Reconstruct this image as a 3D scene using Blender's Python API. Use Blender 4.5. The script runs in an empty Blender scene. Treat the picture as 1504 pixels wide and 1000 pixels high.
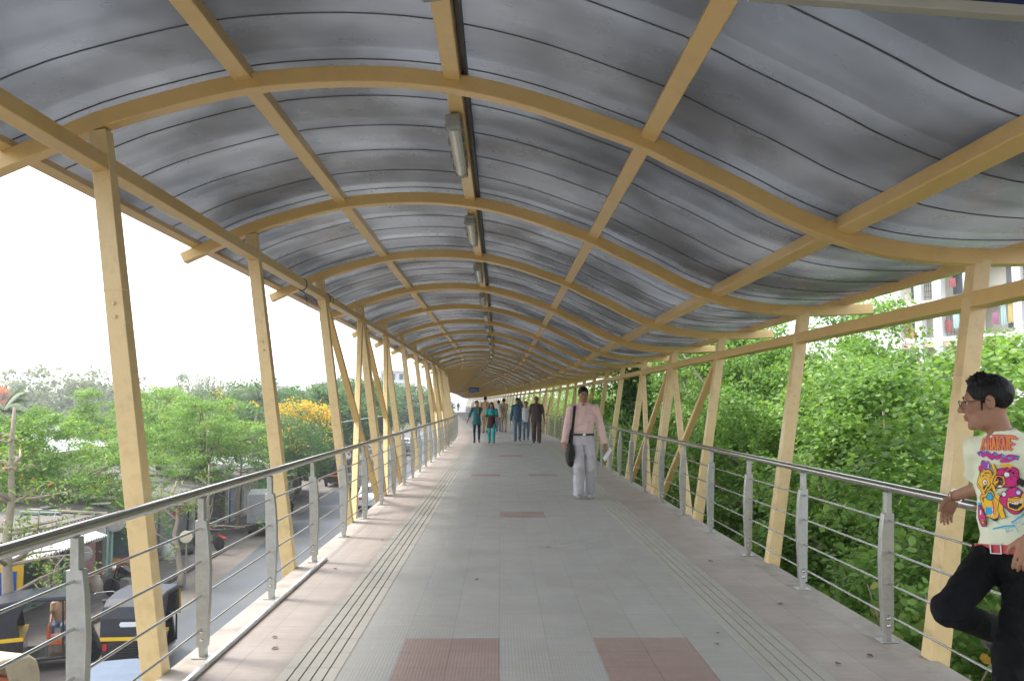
import bpy, math, random
import numpy as np
from mathutils import Vector, Matrix, Euler
R = math.radians
rng = np.random.default_rng(7)
random.seed(7)
sc = bpy.context.scene
COL = sc.collection
G = -4.8          # street level; the walkway surface is z = 0

# ------------------------------------------------------------------ helpers
def tag(o, label=None, cat=None, group=None, kind=None):
    if label: o['label'] = label
    if cat: o['category'] = cat
    if group: o['group'] = group
    if kind: o['kind'] = kind
    return o

def empty(name, loc=(0, 0, 0), rz=0.0, label=None, cat=None, group=None, scale=1.0):
    o = bpy.data.objects.new(name, None)
    o.empty_display_size = 0.2
    COL.objects.link(o)
    o.location = loc
    o.rotation_euler = (0, 0, rz)
    o.scale = (scale,) * 3
    return tag(o, label, cat, group)

def children(o):
    return [c for c in bpy.data.objects if c.parent == o]

def copy_tree(o, parent=None):
    c = o.copy()
    COL.objects.link(c)
    c.parent = parent
    for k in KIDS.get(o.name, []):
        copy_tree(k, c)
    return c
KIDS = {}

def link(name, me, mats=None, parent=None, smooth=False):
    o = bpy.data.objects.new(name, me)
    COL.objects.link(o)
    if mats is not None:
        for m in (mats if isinstance(mats, (list, tuple)) else [mats]):
            me.materials.append(m)
    if parent is not None:
        o.parent = parent
        KIDS.setdefault(parent.name, []).append(o)
    if smooth:
        me.polygons.foreach_set('use_smooth', [True] * len(me.polygons))
    return o

class MB:
    def __init__(s):
        s.V, s.F, s.M, s.U = [], [], [], []
    def add(s, vs, fs, mi=0, uvs=None):
        n = len(s.V)
        s.V.extend([tuple(v) for v in vs])
        for k, f in enumerate(fs):
            s.F.append(tuple(i + n for i in f))
            s.M.append(mi)
            s.U.append(uvs[k] if uvs else None)
        return s
    def box(s, c, d, rot=None, mi=0, taper=1.0):
        x, y, z = d[0] / 2, d[1] / 2, d[2] / 2
        t = taper
        vs = [Vector(v) for v in [(-x, -y, -z), (x, -y, -z), (x, y, -z), (-x, y, -z),
                                  (-x * t, -y * t, z), (x * t, -y * t, z), (x * t, y * t, z), (-x * t, y * t, z)]]
        if rot is not None:
            m = rot if isinstance(rot, Matrix) else Euler(rot).to_matrix()
            vs = [m @ v for v in vs]
        c = Vector(c)
        return s.add([v + c for v in vs], [(3, 2, 1, 0), (4, 5, 6, 7), (0, 1, 5, 4), (1, 2, 6, 5), (2, 3, 7, 6), (3, 0, 4, 7)], mi)
    def bar(s, p0, p1, w, h, up=(0, 0, 1), mi=0, t=1.0):
        p0, p1 = Vector(p0), Vector(p1)
        d = (p1 - p0).normalized()
        a = d.cross(Vector(up))
        if a.length < 1e-5: a = d.cross(Vector((1, 0, 0)))
        a.normalize()
        b = a.cross(d).normalized()
        vs = []
        for p, k in ((p0, 1.0), (p1, t)):
            for i, j in ((-1, -1), (1, -1), (1, 1), (-1, 1)):
                vs.append(p + a * (i * w / 2 * k) + b * (j * h / 2 * k))
        return s.add(vs, [(3, 2, 1, 0), (4, 5, 6, 7), (0, 1, 5, 4), (1, 2, 6, 5), (2, 3, 7, 6), (3, 0, 4, 7)], mi)
    def tube(s, pts, rad, n=8, mi=0, closed=True):
        pts = [Vector(p) for p in pts]
        if not isinstance(rad, (list, tuple)): rad = [rad] * len(pts)
        base = len(s.V)
        ref = None
        vs, fs = [], []
        for i, p in enumerate(pts):
            d = (pts[min(i + 1, len(pts) - 1)] - pts[max(i - 1, 0)]).normalized()
            if ref is None:
                ref = d.orthogonal().normalized()
            a = (ref - d * ref.dot(d))
            a = a.normalized() if a.length > 1e-6 else d.orthogonal().normalized()
            ref = a
            b = d.cross(a)
            for k in range(n):
                t = 2 * math.pi * k / n
                vs.append(p + (a * math.cos(t) + b * math.sin(t)) * rad[i])
        for i in range(len(pts) - 1):
            for k in range(n):
                k2 = (k + 1) % n
                fs.append((i * n + k, i * n + k2, (i + 1) * n + k2, (i + 1) * n + k))
        if closed:
            fs.append(tuple(range(n))[::-1])
            fs.append(tuple((len(pts) - 1) * n + k for k in range(n)))
        return s.add(vs, fs, mi)
    def lathe(s, prof, n=20, c=(0, 0, 0), axis='z', mi=0):
        vs, fs = [], []
        for r, z in prof:
            for k in range(n):
                t = 2 * math.pi * k / n
                x, y = r * math.cos(t), r * math.sin(t)
                v = {'z': (x, y, z), 'x': (z, x, y), 'y': (x, z, y)}[axis]
                vs.append((v[0] + c[0], v[1] + c[1], v[2] + c[2]))
        for i in range(len(prof) - 1):
            for k in range(n):
                k2 = (k + 1) % n
                fs.append((i * n + k, i * n + k2, (i + 1) * n + k2, (i + 1) * n + k))
        fs.append(tuple(range(n))[::-1])
        fs.append(tuple((len(prof) - 1) * n + k for k in range(n)))
        return s.add(vs, fs, mi)
    def prism(s, poly, depth, fn, mi=0):
        """poly: 2D points; fn(u, v, w) -> 3D, w = 0..depth"""
        n = len(poly)
        vs = [fn(u, v, 0) for u, v in poly] + [fn(u, v, depth) for u, v in poly]
        fs = [tuple(range(n))[::-1], tuple(range(n, 2 * n))]
        fs += [(i, (i + 1) % n, n + (i + 1) % n, n + i) for i in range(n)]
        return s.add(vs, fs, mi)
    def quad(s, a, b, c, d, mi=0, uv=None):
        return s.add([a, b, c, d], [(0, 1, 2, 3)], mi, [uv] if uv else None)
    def mesh(s, name):
        me = bpy.data.meshes.new(name)
        me.from_pydata(s.V, [], s.F)
        me.polygons.foreach_set('material_index', s.M)
        if any(u for u in s.U):
            ul = me.uv_layers.new(name='UVMap')
            k = 0
            for f, u in zip(s.F, s.U):
                for i in range(len(f)):
                    if u: ul.data[k].uv = u[i]
                    k += 1
        me.update()
        return me
    def build(s, name, mats, parent=None, smooth=False, bevel=0.0, seg=2, fix=True):
        me = s.mesh(name)
        if fix:
            import bmesh
            bm = bmesh.new(); bm.from_mesh(me)
            bmesh.ops.recalc_face_normals(bm, faces=bm.faces)
            bm.to_mesh(me); bm.free()
        o = link(name, me, mats, parent, smooth)
        if bevel:
            md = o.modifiers.new('bevel', 'BEVEL')
            md.width = bevel; md.segments = seg; md.limit_method = 'ANGLE'
        return o

# ---------------------------------------------------------------- materials
def L(r, g, b):
    f = lambda c: (c / 255 / 12.92) if c / 255 <= 0.04045 else ((c / 255 + 0.055) / 1.055) ** 2.4
    return (f(r), f(g), f(b))

def _n(nt, t, **kw):
    n = nt.nodes.new(t)
    for k, v in kw.items():
        setattr(n, k, v)
    return n

def mixc(nt, fac, a, b, mode='MIX'):
    n = _n(nt, 'ShaderNodeMix', data_type='RGBA', blend_type=mode)
    for sock, v in ((n.inputs[0], fac), (n.inputs[6], a), (n.inputs[7], b)):
        if hasattr(v, 'is_output'): nt.links.new(v, sock)
        elif isinstance(v, (int, float)): sock.default_value = v
        else: sock.default_value = (*v[:3], 1)
    return n.outputs[2]

def mathn(nt, op, a, b=None, c=None):
    n = _n(nt, 'ShaderNodeMath', operation=op)
    for i, v in enumerate((a, b, c)):
        if v is None: continue
        if hasattr(v, 'is_output'): nt.links.new(v, n.inputs[i])
        else: n.inputs[i].default_value = v
    return n.outputs[0]

def noise(nt, vec, scale, detail=4, rough=.55):
    n = _n(nt, 'ShaderNodeTexNoise')
    n.inputs['Scale'].default_value = scale
    n.inputs['Detail'].default_value = detail
    n.inputs['Roughness'].default_value = rough
    if vec is not None: nt.links.new(vec, n.inputs['Vector'])
    return n.outputs['Fac']

def ramp(nt, fac, stops):
    n = _n(nt, 'ShaderNodeValToRGB')
    e = n.color_ramp.elements
    while len(e) < len(stops): e.new(0.5)
    for k, (p, c) in enumerate(stops):
        e[k].position = p
        e[k].color = (*c, 1) if not isinstance(c, (int, float)) else (c, c, c, 1)
    nt.links.new(fac, n.inputs[0])
    return n.outputs[0]

def coords(nt, which='Object', scale=None):
    tc = _n(nt, 'ShaderNodeTexCoord')
    out = tc.outputs[which]
    if scale:
        mp = _n(nt, 'ShaderNodeMapping')
        mp.inputs['Scale'].default_value = scale
        nt.links.new(out, mp.inputs['Vector'])
        out = mp.outputs[0]
    return out

def base(name):
    m = bpy.data.materials.new(name)
    m.use_nodes = True
    nt = m.node_tree
    return m, nt, nt.nodes['Principled BSDF']

def mat(name, c, r=.6, me=0., var=.18, vs=5., bump=0., bs=60., spec=.5, coat=0., dirt=None, ds=2., da=.5, co='Object', scale=None):
    m, nt, b = base(name)
    v = coords(nt, co, scale)
    col_ = mixc(nt, noise(nt, v, vs), [x * (1 - var) for x in c], [min(1, x * (1 + var)) for x in c])
    if dirt is not None:
        f = ramp(nt, noise(nt, v, ds, 6, .65), [(.48, 0.0), (.68, da)])
        col_ = mixc(nt, f, col_, dirt)
    nt.links.new(col_, b.inputs['Base Color'])
    b.inputs['Roughness'].default_value = r
    b.inputs['Metallic'].default_value = me
    b.inputs['Specular IOR Level'].default_value = spec
    if coat: b.inputs['Coat Weight'].default_value = coat
    if bump:
        bn = _n(nt, 'ShaderNodeBump')
        bn.inputs['Strength'].default_value = bump
        bn.inputs['Distance'].default_value = .01
        nt.links.new(noise(nt, v, bs, 5), bn.inputs['Height'])
        nt.links.new(bn.outputs[0], b.inputs['Normal'])
    return m

M = {}
M['paint'] = mat('cream_paint', (.70, .475, .185), .30, var=.05, vs=2, bump=.05, bs=40, dirt=(.50, .32, .12), ds=9, da=.22)
M['paint_old'] = mat('cream_paint_worn', (.74, .55, .27), .30, var=.05, vs=2, bump=.05, bs=40, dirt=(.46, .30, .12), ds=11, da=.32)
M['steel'] = mat('brushed_steel', (.52, .52, .50), .2, me=1., var=.12, vs=9, bump=.06, bs=120)
M['steel_plate'] = mat('steel_plate', (.44, .445, .42), .42, me=.8, var=.16, vs=14, bump=.06, bs=90, dirt=(.20, .15, .10), ds=9, da=.32)
M['alu'] = mat('aluminium_angle', (.78, .79, .8), .35, me=.7, var=.12, vs=12, dirt=(.4, .38, .36), ds=14, da=.7)
M['black'] = mat('black_plastic', (.018, .018, .02), .5)
M['rubber'] = mat('rubber', (.02, .02, .02), .8)
M['conc'] = mat('kerb_concrete', (.42, .38, .33), .85, var=.2, vs=7, bump=.4, bs=60, dirt=(.25, .2, .16), ds=3, da=.6)

# --------------------------------------------------------- the walkway line
DS = 0.25
_S, _X, _Y, _T = [], [], [], []
def _heading(s):
    t = 0.0
    if s > 28: t += .066 * min(1, (s - 28) / 18)
    if s > 100: t += .05 * min(1, (s - 100) / 40)
    return t
x = y = 0.0
s = -12.0
y = -12.0
while s < 260:
    _S.append(s); _X.append(x); _Y.append(y); _T.append(_heading(s))
    t = _heading(s + DS / 2)
    x -= math.sin(t) * DS
    y += math.cos(t) * DS
    s += DS
def _at(s):
    f = (s + 12.0) / DS
    i = min(max(int(f), 0), len(_S) - 2); f -= i
    return _X[i] + (_X[i + 1] - _X[i]) * f, _Y[i] + (_Y[i + 1] - _Y[i]) * f, _T[i] + (_T[i + 1] - _T[i]) * f
def P(s, x, z=0.0):
    px, py, t = _at(float(s))
    return Vector((px + x * math.cos(t), py + x * math.sin(t), z))
def head(s): return _at(float(s))[2]
SK = 0.045
def Q(s, x, z): return P(s + SK * x, x, z)
S0, NB = 4.95, 48                       # first visible rib; ribs n = -2 .. 47
def sn(n): return S0 + 3.0 * n

# canopy cross-section: underside of the ribs
PRX = [-2.94, -2.6, -2.35, -1.94, -1.5, -1.1, -.6, -.25, .2, .6, .87, 1.07, 1.45, 1.7, 1.95, 2.27, 2.6, 3.15, 3.62]
PRZ = [2.80, 2.96, 3.08, 3.22, 3.335, 3.385, 3.395, 3.36, 3.26, 3.125, 3.025, 2.925, 2.745, 2.615, 2.51, 2.41, 2.36, 2.345, 2.37]
def _spline(xs, ys):
    n = len(xs); m = np.gradient(ys, xs)
    def f(x):
        i = int(np.clip(np.searchsorted(xs, x) - 1, 0, n - 2))
        h = xs[i + 1] - xs[i]; t = (x - xs[i]) / h
        return (2*t**3-3*t**2+1)*ys[i] + (t**3-2*t**2+t)*h*m[i] + (-2*t**3+3*t**2)*ys[i+1] + (t**3-t**2)*h*m[i+1]
    return f
zp = _spline(PRX, PRZ)
_NC = {}
def nrm(x):
    k = round(float(x), 4)
    if k not in _NC: _NC[k] = _nrm(k)
    return _NC[k]
def _nrm(x):
    d = (zp(min(x + .02, 3.62)) - zp(max(x - .02, -2.94)))
    w = min(x + .02, 3.62) - max(x - .02, -2.94)
    v = Vector((-d / w, 1)).normalized()
    return v

# ------------------------------------------------------------------- deck
def uvmat(name, fn, r=.7):
    m, nt, b = base(name)
    uv = _n(nt, 'ShaderNodeUVMap').outputs[0]
    fn(nt, b, uv)
    b.inputs['Roughness'].default_value = r
    return m
def tile_fn(c1, c2, grout, stain, w=.3, h=.3, ribs=True):
    def fn(nt, b, uv):
        br = _n(nt, 'ShaderNodeTexBrick', offset=0.0, squash=1.0)
        for k, v in (('Scale', 1.0), ('Mortar Size', .0024), ('Mortar Smooth', .3), ('Bias', 0.0), ('Brick Width', w), ('Row Height', h)):
            br.inputs[k].default_value = v
        br.inputs['Color1'].default_value = (*c1, 1); br.inputs['Color2'].default_value = (*c2, 1); br.inputs['Mortar'].default_value = (*grout, 1)
        mp = _n(nt, 'ShaderNodeMapping'); mp.inputs['Location'].default_value = (.006, .18, 0)
        nt.links.new(uv, mp.inputs[0]); nt.links.new(mp.outputs[0], br.inputs['Vector'])
        c = br.outputs['Color']
        c = mixc(nt, ramp(nt, noise(nt, uv, 1.6, 6, .65), [(.42, 0.0), (.72, .55)]), c, stain)
        mp2 = _n(nt, 'ShaderNodeMapping'); mp2.inputs['Scale'].default_value = (3, 14, 1)
        nt.links.new(uv, mp2.inputs[0])
        c = mixc(nt, ramp(nt, noise(nt, mp2.outputs[0], 1.5, 5, .6), [(.50, 0.0), (.72, .35)]), c, [x * 1.25 for x in c1])
        c = mixc(nt, ramp(nt, noise(nt, uv, 23, 3, .6), [(.66, 0.0), (.74, .5)]), c, [x * .7 for x in stain])
        nt.links.new(c, b.inputs['Base Color'])
        nt.links.new(ramp(nt, noise(nt, uv, 2.3, 4), [(.3, .42), (.7, .72)]), b.inputs['Roughness'])
        sep = _n(nt, 'ShaderNodeSeparateXYZ'); nt.links.new(uv, sep.inputs[0])
        hgt = mathn(nt, 'SINE', mathn(nt, 'MULTIPLY', sep.outputs[0], 2 * math.pi / .02))
        bn = _n(nt, 'ShaderNodeBump'); bn.inputs['Strength'].default_value = .09 if ribs else .05; bn.inputs['Distance'].default_value = .003
        nt.links.new(hgt, bn.inputs['Height']); nt.links.new(bn.outputs[0], b.inputs['Normal'])
    return fn
M['tile_grey'] = uvmat('grey_ribbed_tile', tile_fn((.415, .412, .382), (.375, .374, .348), (.265, .255, .23), (.40, .36, .30)), .55)
M['tile_red'] = uvmat('terracotta_ribbed_tile', tile_fn((.36, .26, .225), (.32, .23, .20), (.17, .13, .11), (.34, .28, .24)), .6)
M['tile_pink'] = uvmat('dusty_pink_tile', tile_fn((.42, .36, .315), (.385, .33, .29), (.24, .20, .175), (.30, .25, .215), w=.3, h=.6, ribs=False), .65)
M['tactile'] = mat('tactile_tile', (.44, .42, .365), .75, var=.14, vs=5, bump=.2, bs=80, dirt=(.34, .29, .23), ds=2.5, da=.5)
M['groove'] = mat('groove_dirt', (.10, .085, .07), .95)

deck = MB()
srange = np.arange(-3.0 + .12, 180, 1.5)
def strip(x0, x1, mi, z=0.0):
    for a, b in zip(srange[:-1], srange[1:]):
        deck.quad(P(a, x0, z), P(a, x1, z), P(b, x1, z), P(b, x0, z), mi, [(x0, a), (x1, a), (x1, b), (x0, b)])
XL, XR = -1.87, 2.56
strip(XL, -1.72, 4); strip(-1.72, -1.22, 2); strip(1.825, 2.36, 2); strip(2.36, XR, 4)
gx0, tw = -.902, .30
for k in range(-26, 584):
    s0 = 4.92 + .3 * k; s1 = s0 + .3
    rel = (s0 - 4.92) / 6.4
    i = round(rel - .047)
    near = abs((s0 + .3) - (5.22 + 6.4 * i)) < .32
    for j in range(8):
        a = gx0 + tw * j; b = a + tw
        red = near and ((i % 2 == 0 and j in (1, 2, 5, 6)) or (i % 2 == 1 and j in (3, 4)))
        deck.quad(P(s0, a), P(s0, b), P(s1, b), P(s1, a), 1 if red else 0, [(a, s0), (b, s0), (b, s1), (a, s1)])
for x0, x1 in ((-1.22, -.902), (1.498, 1.825)):
    strip(x0, x1, 5, -.004)
    for k in range(-26, 360):
        s0 = 4.92 + .3 * k
        w = (x1 - x0) / 5
        for j in range(5):
            a, b = x0 + w * j + .0045, x0 + w * (j + 1) - .0045
            if j == 0: a = x0
            if j == 4: b = x1
            c, d = s0 + .003, s0 + .297
            p = [P(c, a), P(c, b), P(d, b), P(d, a)]
            q = [v + Vector((0, 0, .003)) for v in p]; p = [v - Vector((0, 0, .004)) for v in p]
            deck.add(p + q, [(4, 5, 6, 7), (0, 1, 5, 4), (1, 2, 6, 5), (2, 3, 7, 6), (3, 0, 4, 7)], 3)
# slab body under the surface
for a, b in zip(srange[:-1], srange[1:]):
    T = -.012; B = -.34
    vs = [P(a, XL, 0), P(b, XL, 0), P(b, XL, B), P(a, XL, B), P(a, XR, 0), P(b, XR, 0), P(b, XR, B), P(a, XR, B)]
    deck.add(vs, [(0, 1, 2, 3), (4, 7, 6, 5), (3, 2, 6, 7)], 4)
walk = deck.build('walkway', [M['tile_grey'], M['tile_red'], M['tile_pink'], M['tactile'], M['conc'], M['groove']], fix=False)
tag(walk, kind='structure')
# aluminium angle lying along the left edge
a = MB()
for x0, x1, z0, z1 in ((-1.715, -1.665, .002, .008), (-1.672, -1.665, .008, .03)):
    a.add([P(-2, x0, z0), P(8.25, x0, z0), P(8.25, x1, z0), P(-2, x1, z0), P(-2, x0, z1), P(8.25, x0, z1), P(8.25, x1, z1), P(-2, x1, z1)],
          [(3, 2, 1, 0), (4, 5, 6, 7), (0, 1, 5, 4), (1, 2, 6, 5), (2, 3, 7, 6), (3, 0, 4, 7)])
tag(a.build('edge_trim_bar', M['alu']), 'long pale aluminium angle bar lying along the kerb of the walkway', 'trim bar')

# ----------------------------------------------------------------- canopy
can = empty('canopy', P(S0, 0, 0), 0, 'wavy grey sheet canopy on cream steel ribs and leaning posts over the walkway', 'canopy')
canloc = can.location.copy()
def canpart(o, mw=None):
    o.parent = can
    o.matrix_parent_inverse = Matrix.Translation(-canloc)
    return o
prof_x = np.concatenate([np.linspace(-2.94, 3.62, 64)])
rm = MB()
vs, fs = [], []
for xx in prof_x:
    z = zp(xx); nv = nrm(xx)
    for (u, v) in ((-.05, 0), (.05, 0), (.05, .1), (-.05, .1)):
        vs.append((xx + nv.x * v, u + SK * xx, z + nv.y * v))
n = len(prof_x)
for i in range(n - 1):
    for k in range(4):
        k2 = (k + 1) % 4
        fs.append((i * 4 + k, i * 4 + k2, i * 4 + 4 + k2, i * 4 + 4 + k))
fs += [(3, 2, 1, 0), tuple((n - 1) * 4 + k for k in range(4))]
rm.add(vs, fs)
def bevel(o, w):
    md = o.modifiers.new('bevel', 'BEVEL'); md.width = w; md.segments = 2; md.limit_method = 'ANGLE'; md.angle_limit = R(40)
def place(name, me, n, ds=0.0, bev=.007):
    o = bpy.data.objects.new(name, me); COL.objects.link(o)
    s = sn(n) + ds
    o.location = P(s, 0, 0); o.rotation_euler = (0, 0, head(s))
    if n < 9: bevel(o, bev)
    return canpart(o)
o = rm.build('rib', M['paint']); ribme = o.data; bpy.data.objects.remove(o); KIDS.clear()
PLb, PLt = (-1.93, 0), (-2.335, 3.06)      # left post base (x at z=0) and top
PRb, PRt = (2.575, 0), (2.94, 2.36)
def post_me(b, t, name):
    m = MB()
    dx = (t[0] - b[0]) / t[1]
    zb = -.5
    zt = t[1] + .02
    for z0, z1, w0, w1 in ((zb, zt, .120, .100),):
        p0 = (b[0] + dx * z0, SK * (b[0] + dx * z0), z0); p1 = (b[0] + dx * z1, SK * (b[0] + dx * z1), z1)
        m.bar(p0, p1, w0, w0, (0, 1, 0), t=w1 / w0)
    # weld collar
    zc = t[1] * .70
    p0 = (b[0] + dx * zc, SK * (b[0] + dx * zc), zc); p1 = (b[0] + dx * (zc + .012), SK * (b[0] + dx * zc), zc + .012)
    m.bar(p0, p1, .1085, .1085, (0, 1, 0))
    for k in (1, 2):
        zz = zc - .075 * k; xx = b[0] + dx * zz
        m.lathe([(.001, .0), (.012, .0), (.012, -.008), (.001, -.011)], 10, (xx, SK * xx - .052, zz), 'y')
    o = m.build(name, M['paint_old']); me = o.data; bpy.data.objects.remove(o); return me
postL, postR = post_me(PLb, PLt, 'post'), post_me(PRb, PRt, 'post')
for n in range(-2, NB):
    place('rib', ribme, n)
    place('post', postL, n); place('post', postR, n)
    if n >= 3 and n % 5 == 3:
        place('rib', ribme, n, .16); place('post', postL, n, .16); place('post', postR, n, .16)
KIDS.clear()
# X bracing between leaning posts
def brace(n, side):
    b, t = (PLb, (-2.3, 2.86)) if side < 0 else (PRb, (2.9, 2.1))
    off = .02
    s0, s1 = sn(n) + (.16 if n % 5 == 3 and n >= 3 else 0), sn(n + 1)
    A0, A1 = Q(s0 + .06, b[0], 0), Q(s0 + .06, t[0], t[1])
    B0, B1 = Q(s1 - .06, b[0], 0), Q(s1 - .06, t[0], t[1])
    lean = (A1 - A0).normalized()
    e0 = A0 - lean * .4; f0 = B0 - lean * .4
    m = MB().bar(A1, f0 + (B0 - A1).normalized() * 0, .085, .085, lean)
    canpart(m.build('brace', M['paint'], bevel=.006))
    X1 = A1.lerp(f0, .5)
    m = MB().bar(e0, B1, .079, .079, lean)
    canpart(m.build('brace', M['paint_old'], bevel=.006))
for n in range(2, NB - 1):
    if n % 5 in (2, 3):
        for side in (-1, 1): brace(n, side)
# long members swept along the walkway
def sweep(name, x, z, w, h, m, ang=0.0, s0=-4.0, s1=146.3, bev=True):
    ss = [s0] + list(np.arange(max(s0 + 1, 25), s1, 1.5)) + [s1]
    mb = MB(); vs, fs = [], []
    ca, sa = math.cos(ang), math.sin(ang)
    for s in ss:
        for i, j in ((-1, -1), (1, -1), (1, 1), (-1, 1)):
            u, v = i * w / 2, j * h / 2
            vs.append(P(s, x + u * ca - v * sa, z + u * sa + v * ca))
    for i in range(len(ss) - 1):
        for k in range(4):
            k2 = (k + 1) % 4
            fs.append((i * 4 + k, i * 4 + k2, i * 4 + 4 + k2, i * 4 + 4 + k))
    fs += [(3, 2, 1, 0), tuple((len(ss) - 1) * 4 + k for k in range(4))]
    mb.add(vs, fs)
    o = mb.build(name, m)
    if bev: bevel(o, .006)
    return canpart(o)
def on(x, up):  # point above the rib underside, and section angle
    nv = nrm(x)
    return x + nv.x * up, zp(x) + nv.y * up, math.atan2(-nv.x, nv.y)
sweep('side_beam', -2.312, 2.88, .094, .094, M['paint'], R(8))
sweep('side_beam', 2.90, 2.125, .094, .094, M['paint'], R(-8))
for xx in (-1.50, -.30, .86, 2.05):
    a_, b_, c_ = on(xx, .103)
    sweep('purlin', a_, b_, .10, .095, M['paint'], c_)
a_, b_, c_ = on(-2.80, .128); sweep('eave_beam', a_, b_, .075, .062, M['paint'], c_)
a_, b_, c_ = on(3.36, .139); sweep('eave_beam', a_, b_, .08, .085, M['paint'], c_)
a_, b_, c_ = on(-.234, .125); sweep('cable_tray', a_, b_, .03, .045, M['black'], c_, bev=False)

# translucent sheets, one per bay, with joint strips every 0.6 m
def roof_mat():
    m, nt, b = base('weathered_shaded_translucent_sheet')
    uv = _n(nt, 'ShaderNodeUVMap').outputs[0]
    def mp(sx, sy, l=(0, 0, 0)):
        n = _n(nt, 'ShaderNodeMapping'); n.inputs['Scale'].default_value = (sx, sy, 1); n.inputs['Location'].default_value = l
        nt.links.new(uv, n.inputs[0]); return n.outputs[0]
    sep = _n(nt, 'ShaderNodeSeparateXYZ'); nt.links.new(uv, sep.inputs[0])
    panel = mathn(nt, 'FLOOR', mathn(nt, 'DIVIDE', sep.outputs[1], .6))
    wn = _n(nt, 'ShaderNodeTexWhiteNoise', noise_dimensions='1D'); nt.links.new(panel, wn.inputs['W'])
    fr = mathn(nt, 'FRACT', mathn(nt, 'DIVIDE', sep.outputs[1], .6))
    glow_grad = ramp(nt, fr, [(0.0, 1.16), (.15, 1.08), (.55, .97), (.88, .90), (1.0, .98)])  # light falling off across each panel, painted into the sheet colour
    ptone = mathn(nt, 'MULTIPLY', mathn(nt, 'MULTIPLY_ADD', wn.outputs['Value'], .40, .82), glow_grad)
    shade_blot = ramp(nt, noise(nt, mp(.9, .75), 1.0, 3, .5), [(.30, 1.35), (.45, 1.0), (.56, .55), (.66, .32)])  # shadows of leaves overhead and bright zones, painted in as noise
    streak = ramp(nt, noise(nt, mp(.5, 3.2), 1.0, 3, .5), [(.3, .8), (.7, 1.12)])
    fine = ramp(nt, noise(nt, mp(1, 1, (3, 1, 0)), 1.8, 3, .5), [(.3, .86), (.7, 1.10)])
    k = mathn(nt, 'MULTIPLY', mathn(nt, 'MULTIPLY', shade_blot, streak), mathn(nt, 'MULTIPLY', fine, ptone))
    tint = mixc(nt, noise(nt, mp(.5, .8, (7, 2, 0)), 1.0, 3), (.135, .152, .176), (.166, .163, .154))
    tr = _n(nt, 'ShaderNodeBsdfTranslucent')
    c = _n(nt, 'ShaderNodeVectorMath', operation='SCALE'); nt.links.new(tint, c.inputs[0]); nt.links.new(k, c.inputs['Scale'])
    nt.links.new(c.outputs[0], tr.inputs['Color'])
    b.inputs['Base Color'].default_value = (.05, .054, .06, 1)
    nt.links.new(ramp(nt, noise(nt, mp(2, 2), 1.5, 4), [(.3, .24), (.7, .38)]), b.inputs['Roughness'])
    b.inputs['Specular IOR Level'].default_value = .6
    bn = _n(nt, 'ShaderNodeBump'); bn.inputs['Strength'].default_value = .10; bn.inputs['Distance'].default_value = .05
    nt.links.new(noise(nt, mp(1.2, .5), 1.3, 2), bn.inputs['Height']); nt.links.new(bn.outputs[0], b.inputs['Normal'])
    ms = _n(nt, 'ShaderNodeMixShader'); ms.inputs[0].default_value = .30
    nt.links.new(b.outputs[0], ms.inputs[1]); nt.links.new(tr.outputs[0], ms.inputs[2])
    nt.links.new(ms.outputs[0], nt.nodes['Material Output'].inputs['Surface'])
    return m
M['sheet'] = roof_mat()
M['seam'] = mat('joint_strip', (.085, .088, .092), .5)
M['sheet_edge'] = M['seam']
px = np.linspace(-2.86, 3.42, 44)
arc = np.concatenate([[0], np.cumsum(np.hypot(np.diff(px), np.diff([zp(np.clip(v, -2.94, 3.62)) for v in px])))])
for n in range(-2, NB - 1):
    s0, s1 = sn(n), sn(n + 1)
    T = np.linspace(0, 1, 26)
    mb = MB(); vs = []
    rows = []
    for t in T:
        f = (t * 5) % 1.0
        up = .162 + .010 * (1 - (2 * f - 1) ** 2)
        row = []
        for xx in px:
            xc = float(np.clip(xx, -2.94, 3.62)); nv = nrm(xc)
            x_, z_ = xx + nv.x * up, zp(xc) + (xx - xc) * .45 + nv.y * up
            row.append(Q(s0 + (s1 - s0) * t, x_, z_))
        rows.append(row)
    W = len(px)
    vs = [v for r_ in rows for v in r_]
    fs, uvs = [], []
    for i in range(len(T) - 1):
        for j in range(W - 1):
            fs.append((i * W + j, i * W + j + 1, (i + 1) * W + j + 1, (i + 1) * W + j))
            A, B = s0 + 3 * T[i], s0 + 3 * T[i + 1]
            e = 1e-3
            uvs.append([(arc[j], A + e), (arc[j + 1], A + e), (arc[j + 1], B - e), (arc[j], B - e)])
    mb.add(vs, fs, 0, uvs)
    if n < 24:
        for k in range(5):
            sk = s0 + .6 * k
            for j in range(W - 1):
                q = []
                for jj in (j, j + 1):
                    xx = px[jj]; xc = float(np.clip(xx, -2.94, 3.62)); nv = nrm(xc)
                    for (ds, up) in ((-.005, .156), (.005, .156), (.005, .1605), (-.005, .1605)):
                        q.append(Q(sk + ds, xx + nv.x * up, zp(xc) + (xx - xc) * .45 + nv.y * up))
                mb.add(q, [(0, 1, 5, 4), (1, 2, 6, 5), (3, 0, 4, 7)], 1)
    me = mb.mesh('roof_sheet')
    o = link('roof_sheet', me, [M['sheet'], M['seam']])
    me.polygons.foreach_set('use_smooth', [True] * len(me.polygons))
    canpart(o)

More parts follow.
